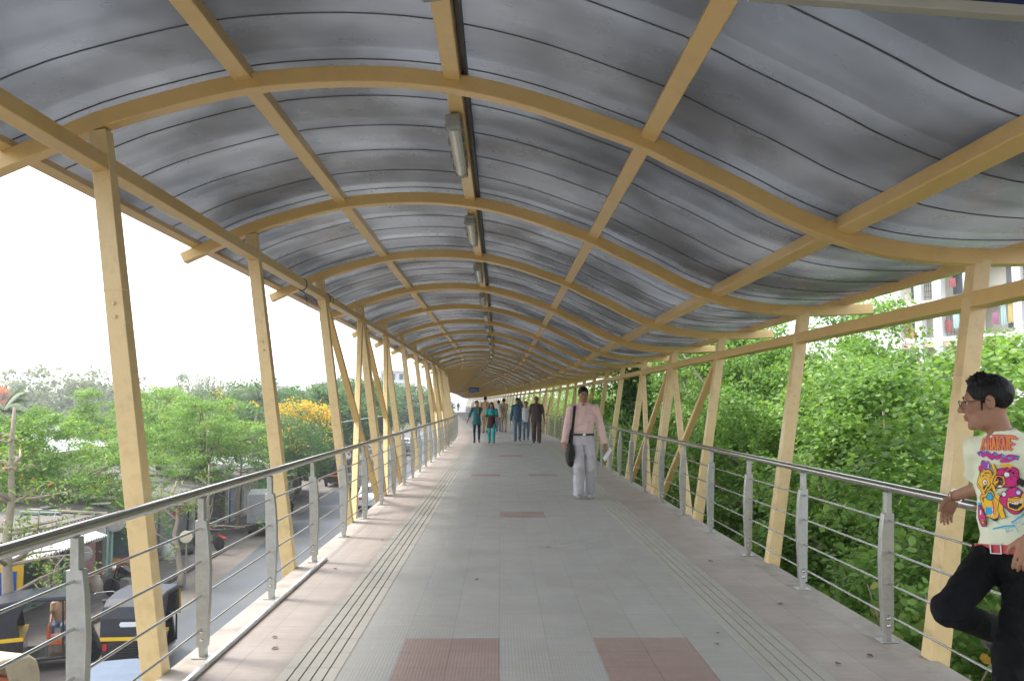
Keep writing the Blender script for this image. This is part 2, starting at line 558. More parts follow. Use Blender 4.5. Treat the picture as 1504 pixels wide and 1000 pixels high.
# ---------------------------------------------------------------- railings
def railing(side, x, first, label):
    root = empty('railing', P(first, x, 0), 0, label, 'railing')
    inv = Matrix.Translation(-root.location)
    def part(o):
        o.parent = root; o.matrix_parent_inverse = inv; return o
    dirn = 1 if side < 0 else -1            # towards the inside
    m = MB()
    z = [0.0, .06, .062, .16, .34, .52, .70, .80, .802, .935]
    ins = [.020, .020, .030, .034, .046, .052, .044, .032, .019, .018]
    out = [-.020, -.020, -.034, -.034, -.034, -.034, -.034, -.034, -.019, -.018]
    lean = [-dirn * .035 * zz for zz in z]
    poly = [(dirn * i + l, zz) for i, zz, l in zip(ins, z, lean)] + [(dirn * o_ + l, zz) for o_, zz, l in reversed(list(zip(out, z, lean)))]
    m.prism(poly, .052, lambda u, v, w: (u, w - .026, v))
    lx = -dirn * .035
    m.box((0, 0, .004), (.11, .11, .008))
    for zb in (.10, .145):
        m.lathe([(.0001, -.036), (.011, -.033), (.013, -.026)], 10, (lx * zb, 0, zb), 'y', 1)
    o = m.build('rail_post', [M['steel_plate'], M['steel']]); me = o.data; bpy.data.objects.remove(o); KIDS.clear()
    s = first
    while s < 146:
        o = bpy.data.objects.new('rail_post', me); COL.objects.link(o)
        o.location = P(s, x, 0); o.rotation_euler = (0, 0, head(s))
        if s < 25: bevel(o, .004)
        part(o); s += 1.5
    ss = [-3.0] + list(np.arange(0, 26, 6.5)) + list(np.arange(26, 146.5, 1.5))
    hz = .965
    part(MB().tube([P(s, x - dirn * .035, hz) for s in ss], .0285, 16).build('handrail', M['steel'], smooth=True))
    for hb in (.165, .36, .56, .755):
        part(MB().tube([P(s, x - dirn * .035 * hb, hb) for s in ss], .0075, 8).build('rail_bar', M['steel'], smooth=True))
railing(-1, -1.765, 5.15 - 6.0, 'stainless steel railing with four thin bars on the street side of the walkway')
railing(1, 2.45, 5.42 - 6.0, 'stainless steel railing with four thin bars on the leafy tree side of the walkway')

# ------------------------------------------------------- tube light fittings
M['lens'] = mat('frosted_lens', (.62, .63, .56), .25, var=.08, coat=.5)
M['housing'] = mat('grey_housing', (.30, .31, .29), .5)
lx, lz, la = on(-.30, .0)
proto = None
ordn = ['closest', 'second', 'third', 'fourth', 'fifth', 'sixth']
for n in range(-1, 46):
    s = sn(n) + 1.12
    if proto is None:
        r = empty('tube_light', (0, 0, 0))
        h = MB().box((0, 0, .028), (.10, 1.28, .04)).build('housing', M['housing'], r, bevel=.01)
        ln = MB()
        pr = [(-.043, 0), (-.040, -.028), (-.022, -.044), (0, -.048), (.022, -.044), (.040, -.028), (.043, 0)]
        ln.prism(pr, 1.10, lambda u, v, w: (u, w - .55, v + .004))
        ln.build('lens', M['lens'], r)
        for sy in (-.6, .6): MB().box((0, sy, -.012), (.10, .08, .06)).build('end_cap', M['housing'], r, bevel=.012)
        for k in range(4):
            for sx in (-1, 1): MB().box((sx * .054, -.48 + .32 * k, .012), (.014, .03, .05)).build('clip', M['steel_plate'], r)
        proto = r; o = r
    else:
        o = copy_tree(proto)
    o.location = P(s, lx - .015, lz - .008); o.rotation_euler = (0, la, head(s))
    i = n + 1
    if i < 6:
        lab = 'grey tube light fitting, %s from the viewer along the canopy ridge' % ordn[i]
    else:
        lab = 'small distant tube light fitting in the receding row along the canopy ridge'
    tag(o, lab, 'light fitting', 'tube lights along the canopy ridge')

# -------------------------------------------------------------- hung signs
M['navy'] = mat('navy_sign', (.012, .022, .10), .35, var=.08)
M['signblue'] = mat('blue_sign', (.04, .12, .32), .4, var=.1)
M['white'] = mat('white_paint', (.78, .78, .76), .5, var=.06)
M['frame_grey'] = mat('sign_frame', (.33, .32, .27), .5)
sg = empty('hanging_sign', (1.75, 1.95, 2.36), R(7.5), 'dark blue sign board in a grey frame hung above, cut by the top edge', 'sign board')
MB().box((0, 0, .335), (2.3, .03, .55)).build('board', M['navy'], sg)
fr = MB()
fr.box((0, 0, .045), (2.42, .034, .028)); fr.box((0, 0, .62), (2.42, .034, .028))
for sx in (-1, 1): fr.box((sx * 1.18, 0, .336), (.028, .034, .55))
fr.build('frame', M['frame_grey'], sg, bevel=.004)
MB().box((0, -.0165, .36), (2.05, .004, .02)).box((0, -.0165, .5), (2.05, .004, .02)).build('stripe', M['white'], sg)
for sx in (-.8, .0): MB().bar((sx, 0, .66), (sx, 0, 1.0 if sx < 0 else .75), .02, .02).build('hanger', M['frame_grey'], sg)
s2 = 74
sg = empty('hanging_sign', P(s2, .12, 2.42), head(s2), 'small blue sign with white lettering hung under the far canopy', 'sign board')
MB().box((0, 0, .25), (.9, .06, .42)).build('board', M['signblue'], sg)
cur = bpy.data.curves.new('t', 'FONT'); cur.body = 'ST STN'; cur.size = .19; cur.extrude = .004; cur.align_x = 'CENTER'; cur.align_y = 'CENTER'
to = bpy.data.objects.new('t', cur); COL.objects.link(to)
bpy.context.view_layer.update()
me = bpy.data.meshes.new_from_object(to.evaluated_get(bpy.context.evaluated_depsgraph_get())); bpy.data.objects.remove(to)
me.transform(Matrix.Translation((0, -.034, .25)) @ Euler((R(90), 0, 0)).to_matrix().to_4x4())
link('lettering', me, M['white'], sg)
for sx in (-.3, .3): MB().bar((sx, 0, .46), (sx, 0, .98), .02, .02).build('hanger', M['frame_grey'], sg)

# loose cable ties hanging off the left side beam
def tie(s, pts, label, name='loose_wire'):
    m = MB()
    m.tube([P(s, -2.312 + .06 * math.cos(t), 2.88 + .072 * math.sin(t)) for t in np.linspace(0, 2 * math.pi, 13)], .006, 6)
    for seq in pts: m.tube([P(s + a, -2.312 + b, c) for a, b, c in seq], .004, 6)
    tag(m.build(name, M['black'], smooth=True), label, 'wire', 'wires tied round the left side beam')
tie(9.75, [[(0, .02, 2.81), (.03, .05, 2.72), (-.02, .07, 2.64), (.02, .1, 2.55)], [(0, -.02, 2.81), (.05, .12, 2.74), (.1, .2, 2.6)]],
    'black wire tied round the left beam with two loose ends hanging down')
tie(11.1, [[(0, .05, 2.92), (.05, .09, 2.9), (.08, .08, 2.83)]], 'black wire knot round the left beam beside the third post')

# ================================================================ vegetation
def foliage(name, cols, trans=.42, rough=.45):
    """cols: colour stops over the per-leaf random value"""
    m, nt, b = base(name)
    at = _n(nt, 'ShaderNodeAttribute', attribute_name='rnd')
    c = ramp(nt, at.outputs['Fac'], cols)
    nt.links.new(c, b.inputs['Base Color'])
    b.inputs['Roughness'].default_value = rough
    b.inputs['Specular IOR Level'].default_value = .35
    tr = _n(nt, 'ShaderNodeBsdfTranslucent')
    nt.links.new(mixc(nt, 1.0, c, (1.25, 1.3, .7), 'MULTIPLY'), tr.inputs['Color'])
    ms = _n(nt, 'ShaderNodeMixShader'); ms.inputs[0].default_value = trans
    nt.links.new(b.outputs[0], ms.inputs[1]); nt.links.new(tr.outputs[0], ms.inputs[2])
    nt.links.new(ms.outputs[0], nt.nodes['Material Output'].inputs['Surface'])
    return m
M['leaf_fig'] = foliage('fig_leaves', [(0, (.075, .15, .03)), (.35, (.155, .285, .06)), (.72, (.26, .41, .105)), (.965, (.38, .52, .17)), (.975, (.5, .42, .08)), (1, (.42, .18, .04))])
M['leaf_dark'] = foliage('dark_leaves', [(0, (.02, .055, .016)), (.5, (.045, .11, .03)), (.95, (.09, .18, .05)), (1, (.2, .2, .05))])
M['leaf_feather'] = foliage('feathery_leaves', [(0, (.075, .16, .03)), (.45, (.18, .33, .06)), (.9, (.34, .50, .10)), (.93, (.45, .20, .06)), (1, (.50, .16, .05))])
M['leaf_plain'] = foliage('plain_green_leaves', [(0, (.05, .11, .03)), (.5, (.09, .19, .05)), (1, (.17, .28, .08))])
M['leaf_grey'] = foliage('hazy_leaves', [(0, (.12, .16, .09)), (.5, (.19, .23, .13)), (1, (.29, .31, .2))])  # far trees: paleness of distance haze put into the leaf colour
M['leaf_lime'] = foliage('lime_leaves', [(0, (.12, .2, .04)), (.5, (.20, .32, .07)), (1, (.32, .42, .11))])
M['leaf_big'] = foliage('broad_leaves', [(0, (.16, .24, .05)), (.5, (.32, .40, .10)), (.8, (.48, .46, .15)), (.9, (.55, .30, .04)), (1, (.45, .2, .03))], trans=.4, rough=.4)
M['petal_yellow'] = foliage('yellow_blossom', [(0, (.75, .42, .02)), (1, (.9, .62, .06))], trans=.3)
M['petal_orange'] = foliage('orange_blossom', [(0, (.70, .14, .03)), (1, (.85, .28, .08))], trans=.3)
M['frond'] = foliage('palm_fronds', [(0, (.05, .10, .03)), (.6, (.11, .18, .06)), (1, (.24, .24, .1))], trans=.25)
M['bark'] = mat('grey_bark', (.20, .16, .12), .9, var=.3, vs=4, bump=.6, bs=18)
M['bark_pale'] = mat('pale_bark', (.36, .30, .23), .9, var=.3, vs=5, bump=.6, bs=20)

def unit(v): return v / np.maximum(np.linalg.norm(v, axis=-1, keepdims=True), 1e-9)

SHAPES = {
 'hex': (np.array([(-.5, 0, 0), (-.22, .36, .07), (.14, .34, .07), (.5, 0, -.04), (.14, -.34, .07), (-.22, -.36, .07)]), [(0, 3, 2, 1), (0, 5, 4, 3)]),
 'quad': (np.array([(-.5, 0, 0), (0, .34, .05), (.5, 0, 0), (0, -.34, .05)]), [(0, 3, 2, 1)]),
 'feather': (np.array([(-.5, .0, 0), (-.1, .17, .03), (.5, 0, -.06), (-.1, -.17, .03)]), [(0, 3, 2, 1)]),
}
def leaf_mesh(name, Pn, Nn, S, rnd, shape='hex', g=None):
    g = g or rng
    n = len(Pn)
    N_ = unit(Nn)
    T = unit(np.cross(N_, g.normal(size=(n, 3))))
    B = np.cross(N_, T)
    tmpl, faces = SHAPES[shape]
    k = len(tmpl)
    V = (Pn[:, None, :] + S[:, None, None] * (tmpl[None, :, 0:1] * T[:, None, :] + tmpl[None, :, 1:2] * B[:, None, :] + tmpl[None, :, 2:3] * N_[:, None, :])).reshape(-1, 3)
    F = np.concatenate([np.array(f)[None, :] for f in faces])           # (m,4)
    idx = (np.arange(n)[:, None, None] * k + F[None]).reshape(-1, 4)
    me = bpy.data.meshes.new(name)
    me.vertices.add(len(V)); me.vertices.foreach_set('co', V.astype(np.float32).ravel())
    me.loops.add(idx.size); me.loops.foreach_set('vertex_index', idx.astype(np.int32).ravel())
    me.polygons.add(len(idx)); me.polygons.foreach_set('loop_start', (np.arange(len(idx)) * 4).astype(np.int32))
    at = me.attributes.new('rnd', 'FLOAT', 'FACE')
    at.data.foreach_set('value', np.repeat(rnd, len(faces)).astype(np.float32))
    me.update(calc_edges=True)
    return me

def crown_points(lobes, nclump, per, rc, size, seed, up=.5, inner=.15, flat=.6, shell=(.74, 1.04), droop=0., bough=None):
    g = np.random.default_rng(seed)
    lob = np.array(lobes, float)
    a = (lob[:, 3] * lob[:, 4] + lob[:, 4] * lob[:, 5] + lob[:, 3] * lob[:, 5])
    li = g.choice(len(lob), nclump, p=a / a.sum())
    d = unit(g.normal(size=(nclump, 3)))
    ph = g.uniform(0, 6, 3)
    bump = .10 * np.sin(6 * d[:, 0] + ph[0] + li) + .10 * np.sin(7 * d[:, 1] + ph[1]) + .09 * np.sin(8 * d[:, 2] + ph[2])
    r = g.uniform(*shell, nclump) + bump
    r = np.where(g.random(nclump) < inner, g.uniform(.2, .75, nclump), r)
    C = lob[li, :3] + d * lob[li, 3:6] * r[:, None]
    if bough:
        nb, rb = bough
        keep = g.choice(nclump, nb, replace=False)
        bi = keep[g.integers(0, nb, nclump)]
        rbs = rb * g.uniform(.65, 1.3, nclump)
        bsz = rb * g.uniform(.7, 1.35, nclump)[bi]
        v = unit(g.normal(size=(nclump, 3)) + .75 * d[bi] + np.array([0, 0, .75]))
        C = C[bi] + v * bsz[:, None] * g.uniform(.72, 1.0, nclump)[:, None] * np.array([1, 1, .8])
        d = v; li = li[bi]
    rcs = rc * g.uniform(.6, 1.35, nclump)
    cnt = np.maximum(3, (per * (rcs / rc) ** 2 * g.uniform(.7, 1.3, nclump)).astype(int))
    ci = np.repeat(np.arange(nclump), cnt)
    n = len(ci)
    off = g.normal(size=(n, 3)) * rcs[ci][:, None] * .5 * np.array([1, 1, flat])
    Pn = C[ci] + off
    if droop: Pn[:, 2] -= droop * (off[:, 0] ** 2 + off[:, 1] ** 2) / rcs[ci]
    Nn = .45 * d[ci] + up * np.array([0, 0, 1]) + .5 * g.normal(size=(n, 3))
    S = size * g.uniform(.65, 1.25, n)
    tone = g.uniform(0, 1, nclump)
    rnd = np.clip(.55 * tone[ci] + .45 * g.random(n), 0, 1)
    return Pn, Nn, S, rnd, C, g

def limb_mesh(base_, fork, ends, r0, seed, wob=.12):
    g = np.random.default_rng(seed)
    m = MB()
    base_, fork = np.array(base_, float), np.array(fork, float)
    k = 6
    pts = [base_ + (fork - base_) * t + g.normal(size=3) * wob * (0 < t < 1) * np.array([1, 1, .2]) for t in np.linspace(0, 1, k)]
    m.tube(pts, [r0 * (1.35 if i == 0 else 1 - .4 * i / k) for i in range(k)], 9)
    for e in ends:
        e = np.array(e, float)
        t0 = g.uniform(.55, 1.0)
        st = base_ + (fork - base_) * t0
        mid = st * .5 + e * .5 + np.array([0, 0, .12 * np.linalg.norm(e - st)]) + g.normal(size=3) * wob
        q = [st, st * .6 + mid * .4 + g.normal(size=3) * wob * .4, mid, mid * .5 + e * .5 + g.normal(size=3) * wob * .6, e]
        rr = r0 * g.uniform(.3, .5)
        m.tube(q, [rr, rr * .8, rr * .6, rr * .42, rr * .2], 6)
    return m

def tree(loc, lobes, nclump, per, rc, size, leafm, label, cat='tree', name='tree', group=None, trunk_r=.16, fork=None, nl=10, shape='hex', seed=1,
         barkm='bark', up=.5, inner=.15, flat=.6, extra=None, shell=(.74, 1.04), tb=(0, 0, 0), bough=None):
    """lobes are relative to the tree's base"""
    r = empty(name, loc, 0, label, cat, group)
    Pn, Nn, S, rnd, C, g = crown_points(lobes, nclump, per, rc, size, seed, up, inner, flat, shell, bough=bough)
    link('crown', leaf_mesh('crown', Pn, Nn, S, rnd, shape, g), M[leafm], r)
    lob = np.array(lobes)
    if fork is None:
        c = lob[:, :3].mean(0); fork = (c[0] * .6, c[1] * .6, c[2] - lob[:, 5].mean() * .5)
    ends = C[g.choice(len(C), min(nl, len(C)), replace=False)]
    limb_mesh(tb, fork, ends, trunk_r, seed + 5).build('trunk', M[barkm], r, smooth=True, fix=False)
    for (mn, frac, sz, nm, zmin) in (extra or []):
        k = C[C[:, 2] > np.quantile(C[:, 2], zmin)]
        k = k[g.choice(len(k), max(2, int(frac * len(k))), replace=False)]
        ci = np.repeat(np.arange(len(k)), 26)
        pp = k[ci] + g.normal(size=(len(ci), 3)) * rc * .45 + np.array([0, 0, rc * .35])
        link(nm, leaf_mesh(nm, pp, g.normal(size=(len(ci), 3)) + [0, 0, .6], np.full(len(ci), sz) * g.uniform(.6, 1.2, len(ci)), g.random(len(ci)), 'quad', g), M[mn], r)
    return r

def recopy(r, loc, rz, sc_, label, group=None):
    c = copy_tree(r); c.location = loc; c.rotation_euler = (0, 0, rz); c.scale = sc_ if isinstance(sc_, tuple) else (sc_,) * 3
    c['label'] = label
    if group: c['group'] = group
    return c

GR = 'fig trees beside the walkway'
fig_lobes = [(0, 0, 4.3, 3.0, 3.0, 2.9), (-1.2, 1.6, 3.2, 2.3, 2.3, 2.2), (-.9, -1.7, 3.0, 2.4, 2.4, 2.3), (.8, .4, 5.4, 2.2, 2.2, 1.9), (-1.5, .1, 5.0, 1.7, 1.7, 1.5)]
t1 = tree((6.9, 7.4, G), fig_lobes, 2900, 34, .25, .080, 'leaf_fig', 'dense round-leaved green tree behind the young man in the pale T-shirt', group=GR, trunk_r=.2, nl=46, seed=3, fork=(-.3, 0, 2.0), up=.8, shell=(.45, .98), barkm='bark_pale', bough=(125, .70))
fig2 = [(0, 0, 4.6, 2.9, 3.1, 3.0), (-1.0, 1.9, 4.2, 2.2, 2.3, 2.5), (-1.1, -1.5, 4.2, 2.1, 2.2, 2.3), (.3, .6, 6.05, 2.4, 2.3, 1.5), (-1.2, .6, 2.0, 2.3, 2.4, 1.7)]
t2 = tree((7.0, 13.0, G), fig2, 3000, 34, .25, .082, 'leaf_fig', 'dense green tree with bare grey branches beyond the second tree-side yellow post', group=GR, trunk_r=.2, nl=56, seed=11, fork=(-.4, .2, 2.2), up=.8, shell=(.45, .98), barkm='bark_pale', bough=(125, .70))
recopy(t1, (7.1, 19.0, G), R(100), (1.05, 1.05, 1.22), 'leafy green tree behind the crossed braces on the tree side', GR)
recopy(t2, (6.3, 25.0, G), R(160), (1.05, 1.05, 1.24), 'leafy green tree behind the posts right of the pink-shirted man', GR)
recopy(t1, (6.6, 31.5, G), R(215), (1.05, 1.05, 1.32), 'dark leafy tree directly behind the head of the man in the pink shirt', GR)
t3 = tree(tuple(P(41, 8.2, G)), [(0, 0, 4.4, 3.4, 3.4, 2.6), (-1.5, 1.8, 4.2, 2.4, 2.4, 2.2), (-.8, -2, 3.6, 2.5, 2.5, 2.4)], 900, 22, .5, .15, 'leaf_lime', 'pale lime-green tree behind the far posts between the dark-shirted man and the pink-shirted man', group=GR, trunk_r=.2, seed=21)
for k, (s_, x_, lab) in enumerate(((50, 7.6, 'pale green tree behind the far posts above the dark-shirted man'), (59, 8.4, 'pale green tree behind the far posts above the man in the blue patterned shirt'),
                               (70, 8.0, 'bright green tree behind the far posts above the man in khaki'), (83, 9.0, 'pale distant tree at the far end of the row beside the walkway'))):
    recopy(t3, tuple(P(s_, x_, G)), 1.3 * k + .6, 1.0 + .06 * k, lab, GR)
for k, (x_, y_) in enumerate(((13.5, 10), (13.2, 17), (14, 25), (15, 36), (17, 48))):
    recopy((t1, t2, t1, t3, t3)[k], (x_, y_, G), 2.1 * k + .4, (1.15, 1.15, (.9, .86, .84, 1.15, 1.25)[k]),
           ('light green treetop below the apartment balconies, right of the nearest tree-side post', 'green treetop just left of the white apartment columns',
            'green treetop behind the second yellow post on the tree side', 'treetop in the second row behind the crossed braces', 'distant treetop in the second row above the far railing')[k], 'second row of trees beyond the fig trees')
# low growth beside the walkway
GB = 'bushes below the tree-side railing'
b1 = tree((4.4, 6.6, G), [(0, 0, 2.0, 1.3, 1.5, 1.5), (.3, 1.2, 1.4, 1.2, 1.2, 1.2), (-.1, -1.3, 1.5, 1.1, 1.3, 1.3)], 620, 26, .24, .08, 'leaf_fig', 'green bush under the railing beside the nearest yellow post on the tree side', 'bush', 'bush', GB, .06, seed=31, nl=12)
recopy(b1, (4.5, 10.2, G), R(70), 1.05, 'green bush under the railing between the first and second tree-side posts', GB)
recopy(b1, (4.4, 14.2, G), R(200), (1, 1, 1.1), 'green bush under the railing at the foot of the second tree-side post', GB)
recopy(b1, (4.3, 18.5, G), R(300), (1, 1.1, 1.15), 'green bush under the railing below the crossed braces', GB)
recopy(b1, (4.9, 3.2, G), R(30), 1.1, 'green bush under the railing below the young man', GB)
# broad-leaved sapling close to the kerb
r = empty('sapling', (3.4, 6.9, G), 0, 'thin sapling with big yellow-green oval leaves just outside the railing by the nearest tree-side post', 'sapling')
g = np.random.default_rng(5)
pts, nn = [], []
m = MB()
for k in range(17):
    e = np.array([g.uniform(-.5, .6), g.uniform(-1.3, 1.2), g.uniform(3.3, 4.75)])
    st = np.array([0, 0, g.uniform(2.2, 3.2)])
    mid = st * .5 + e * .5 + [0, 0, .12]
    m.tube([st, mid, e], [.014, .010, .005], 6)
    for q in range(9):
        t = g.uniform(.3, 1.05)
        pts.append((st * (1 - t) ** 2 + 2 * mid * t * (1 - t) + e * t * t) + g.normal(size=3) * .07); nn.append(g.normal(size=3) * .6 + [-.35, -.35, .5])
m.tube([(0, 0, 0), (.05, .03, 1.5), (0, 0, 3.3)], [.035, .03, .02], 8)
link('crown', leaf_mesh('crown', np.array(pts), np.array(nn), g.uniform(.10, .17, len(pts)), g.random(len(pts)), 'hex', g), M['leaf_big'], r)
m.build('trunk', M['bark_pale'], r, smooth=True, fix=False)
# creeper hanging off the eave behind the man in pink
c_ = []
g = np.random.default_rng(8)
r = empty('creeper', P(21.5, 3.2, 0), 0, 'dark green creeper hanging from the eave beside the man in the pink shirt', 'creeper')
m = MB()
pp = []
for k in range(9):
    y0 = g.uniform(-1.6, 1.6); zb = g.uniform(.3, 1.5); xs = g.uniform(-.15, .25)
    q = [(xs, y0, 2.35), (xs + .05, y0 + g.normal() * .1, 1.9), (xs + .08, y0 + g.normal() * .15, (1.9 + zb) / 2), (xs + .1, y0 + g.normal() * .15, zb)]
    m.tube(q, [.012, .01, .008, .005], 5)
    for t in g.random(95):
        i = min(2, int(t * 3)); f = t * 3 - i
        pp.append(np.array(q[i]) * (1 - f) + np.array(q[i + 1]) * f + g.normal(size=3) * .085)
pp = np.array(pp)
link('foliage', leaf_mesh('foliage', pp, g.normal(size=pp.shape) + [-.6, -.4, .3], g.uniform(.08, .14, len(pp)), g.random(len(pp)), 'hex', g), M['leaf_dark'], r)
m.build('stem', M['bark'], r, fix=False)

# ================================================== ground, road, street side
M['ground'] = mat('dusty_ground', (.165, .142, .118), .95, var=.4, vs=.6, bump=.5, bs=8, dirt=(.10, .085, .07), ds=.35, da=.7)
M['verge'] = mat('leaf_litter', (.07, .055, .035), .95, var=.3, vs=2, bump=.6, bs=14)
M['asphalt'] = mat('asphalt', (.085, .092, .10), .5, var=.22, vs=.35, bump=.25, bs=40, dirt=(.15, .14, .125), ds=.22, da=.6)
gm = MB()
gm.add([(-1500, -300, G), (1500, -300, G), (1500, 2500, G), (-1500, 2500, G)], [(0, 1, 2, 3)])
tag(gm.build('ground', M['ground']), kind='structure')
def sheet(name, pts_l, pts_r, z, m):
    mb = MB()
    for (a, b), (c, d) in zip(zip(pts_l, pts_r), list(zip(pts_l, pts_r))[1:]):
        mb.quad((*a, z), (*b, z), (*d, z), (*c, z))
    return tag(mb.build(name, m), kind='structure')
RL = [(-7.6, -40), (-8.2, 0), (-9.2, 20), (-9.7, 27), (-11.0, 42), (-12.4, 62), (-14.6, 100), (-18.5, 170), (-26, 300), (-40, 500)]
sheet('road', RL, [(x_ + 13.5, y_) for x_, y_ in RL], G + .008, M['asphalt'])
fp = MB()
for (y0_, y1_, xr0, xr1) in ((19, 28, -11.9, -11.5), (28, 40, -11.5, -11.9), (40, 62, -11.9, -13.3)):
    za, zb = G - .05, G + .15
    q = [(-14.1, y0_), (xr0, y0_), (xr1, y1_), (-14.1, y1_)]
    fp.add([(*p, za) for p in q] + [(*p, zb) for p in q], [(4, 5, 6, 7), (0, 1, 5, 4), (1, 2, 6, 5), (2, 3, 7, 6), (3, 0, 4, 7)])
M['footpath'] = mat('dirty_paving', (.13, .115, .10), .9, var=.35, vs=1.2, bump=.5, bs=12, dirt=(.05, .042, .036), ds=.8, da=.7)
tag(fp.build('pavement', M['footpath'], bevel=.03), kind='structure')
sheet('verge', [(4.2, -40), (4.2, 0), (3.6, 30), (1.0, 60), (-4, 120)], [(26, -40), (26, 0), (28, 30), (30, 60), (30, 120)], G + .004, M['verge'])

cols = {
 'wall_teal': (.30, .42, .40), 'wall_pink': (.45, .26, .24), 'wall_grey': (.20, .20, .20), 'wall_white': (.62, .62, .58), 'wall_beige': (.48, .42, .33),
 'red': (.50, .04, .03), 'mint': (.42, .60, .54), 'dark': (.02, .02, .024), 'green': (.05, .38, .12), 'yellow': (.80, .55, .02), 'blue': (.02, .10, .45),
 'roof_grey': (.15, .135, .115), 'roof_white': (.74, .74, .72), 'shutter': (.34, .34, .34), 'orange': (.70, .16, .02), 'magenta': (.42, .03, .20), 'cream': (.72, .64, .46), 'brown': (.16, .09, .05)}
for k, c in cols.items(): M[k] = mat(k, c, .6, var=.14, vs=3, bump=.15, bs=20, dirt=(c[0] * .5, c[1] * .47, c[2] * .42), ds=1.7, da=.5)

def corr(mb, x0, x1, y0, y1, z0, z1, mi=0, th=.03, pitch=.18):
    """corrugated sheet: slopes along x, ridges run along x"""
    n = max(6, int((y1 - y0) / pitch) * 4)
    top, bot = [], []
    for i in range(n + 1):
        yy = y0 + (y1 - y0) * i / n; dz = .034 * math.sin(2 * math.pi * i / 4)
        for xx, zz in ((x0, z0), (x1, z1)):
            top.append((xx, yy, zz + dz + th)); bot.append((xx, yy, zz + dz))
    k = len(top)
    fs = []
    for i in range(n):
        a = 2 * i
        fs += [(a, a + 1, a + 3, a + 2), (k + a + 2, k + a + 3, k + a + 1, k + a), (a, a + 2, k + a + 2, k + a), (a + 3, a + 1, k + a + 1, k + a + 3)]
    mb.add(top + bot, fs, mi)
FX = -14.2
def shop(y0, y1, label, back, posts, roofm, shutter=None, fascia=None, awn=None, roof_z=2.45, open_=None):
    yc = (y0 + y1) / 2; w = y1 - y0
    r = empty('shop', (FX, yc, G), 0, label, 'shop', 'roadside shops')
    h = w / 2 - .02
    wl = MB()
    wl.box((-3.6, 0, 1.2), (.15, w - .04, 2.4))
    for sgn in (-1, 1): wl.box((-1.85, sgn * (h - .07), 1.2), (3.3, .14, 2.4))
    wl.box((-1.8, 0, .06), (3.4, w - .4, .12))
    wl.build('wall', M[back], r)
    for k, (py, pm) in enumerate(posts):
        MB().box((-.06, py, 1.2), (.16, .16, 2.4)).build('pillar', M[pm], r, bevel=.01)
    rf = MB(); corr(rf, -5.2, .45, -h, h, roof_z + .55, roof_z, pitch=.22); rf.build('roof', M[roofm], r)
    if fascia: MB().box((.02, 0, roof_z - .24), (.10, w - .1, .44)).build('fascia', M[fascia], r, bevel=.01)
    if shutter:
        for (a, b, sm) in shutter:
            m = MB()
            n = 22
            for i in range(n): m.box((-.16 - (i % 2) * .012, (a + b) / 2, .1 + (i + .5) * 2.05 / n), (.03, b - a, 2.05 / n - .006))
            m.build('shutter', M[sm], r)
    if awn:
        m = MB(); corr(m, -.1, 1.25, awn[0], awn[1], roof_z - .06, roof_z - .5, pitch=.16); m.build('awning', M[awn[2]], r)
        for py in (awn[0] + .1, awn[1] - .1): MB().bar((-.1, py, 1.35), (1.15, py, roof_z - .5), .03, .03).build('bracket', M['roof_grey'], r)
    return r
shop(19.0, 23.2, 'shop with a plain grey front at the left picture edge behind the trunk', 'wall_grey', [(-1.9, 'wall_white'), (1.9, 'wall_white')], 'roof_grey', fascia='wall_beige', shutter=[(-1.6, .2, 'shutter')])
shop(23.2, 28.6, 'open shop with a red pillar and a pale corrugated awning', 'wall_teal', [(-2.5, 'wall_white'), (-.9, 'red'), (1.2, 'wall_white'), (1.75, 'wall_white')], 'roof_grey', awn=(-2.4, 2.4, 'roof_white'))
shop(28.6, 31.2, 'narrow pink-walled shop front hung with round pale discs', 'wall_pink', [(1.15, 'mint'), (-1.1, 'wall_white')], 'roof_grey', fascia='wall_beige', shutter=[(-1.0, .6, 'wall_pink')])
shop(31.2, 35.6, 'shop with mint green pillars and a dark opening with bright goods', 'wall_teal', [(-2.0, 'mint'), (.9, 'mint'), (2.0, 'mint')], 'roof_grey', fascia='wall_beige')
shop(35.6, 39.6, 'shop with closed grey rolling shutters behind the first yellow street-side post', 'wall_grey', [(-1.9, 'wall_grey'), (1.9, 'wall_white')], 'roof_grey', shutter=[(-1.7, 1.6, 'shutter')])
shop(39.6, 44.8, 'dark open shop with a white pillar under a small red sign', 'wall_grey', [(-2.5, 'wall_white'), (0, 'wall_grey'), (2.4, 'wall_white')], 'roof_grey')
shop(44.8, 50, 'shop with pale shutters just before the green wall', 'wall_white', [(-2.5, 'blue'), (0, 'wall_white'), (2.4, 'wall_white')], 'roof_grey', shutter=[(-2.2, -.3, 'shutter'), (.3, 2.2, 'roof_white')])
shop(50, 55, 'shop with a bright green front beside the parked box truck', 'green', [(-2.4, 'green'), (2.4, 'wall_white')], 'roof_white', shutter=[(-2.2, 2.1, 'green')])
shop(55, 61, 'last dim shop at the far end of the row of sheds', 'wall_grey', [(-2.9, 'wall_white'), (2.8, 'wall_grey')], 'roof_grey', shutter=[(-2.2, 2.1, 'shutter')])
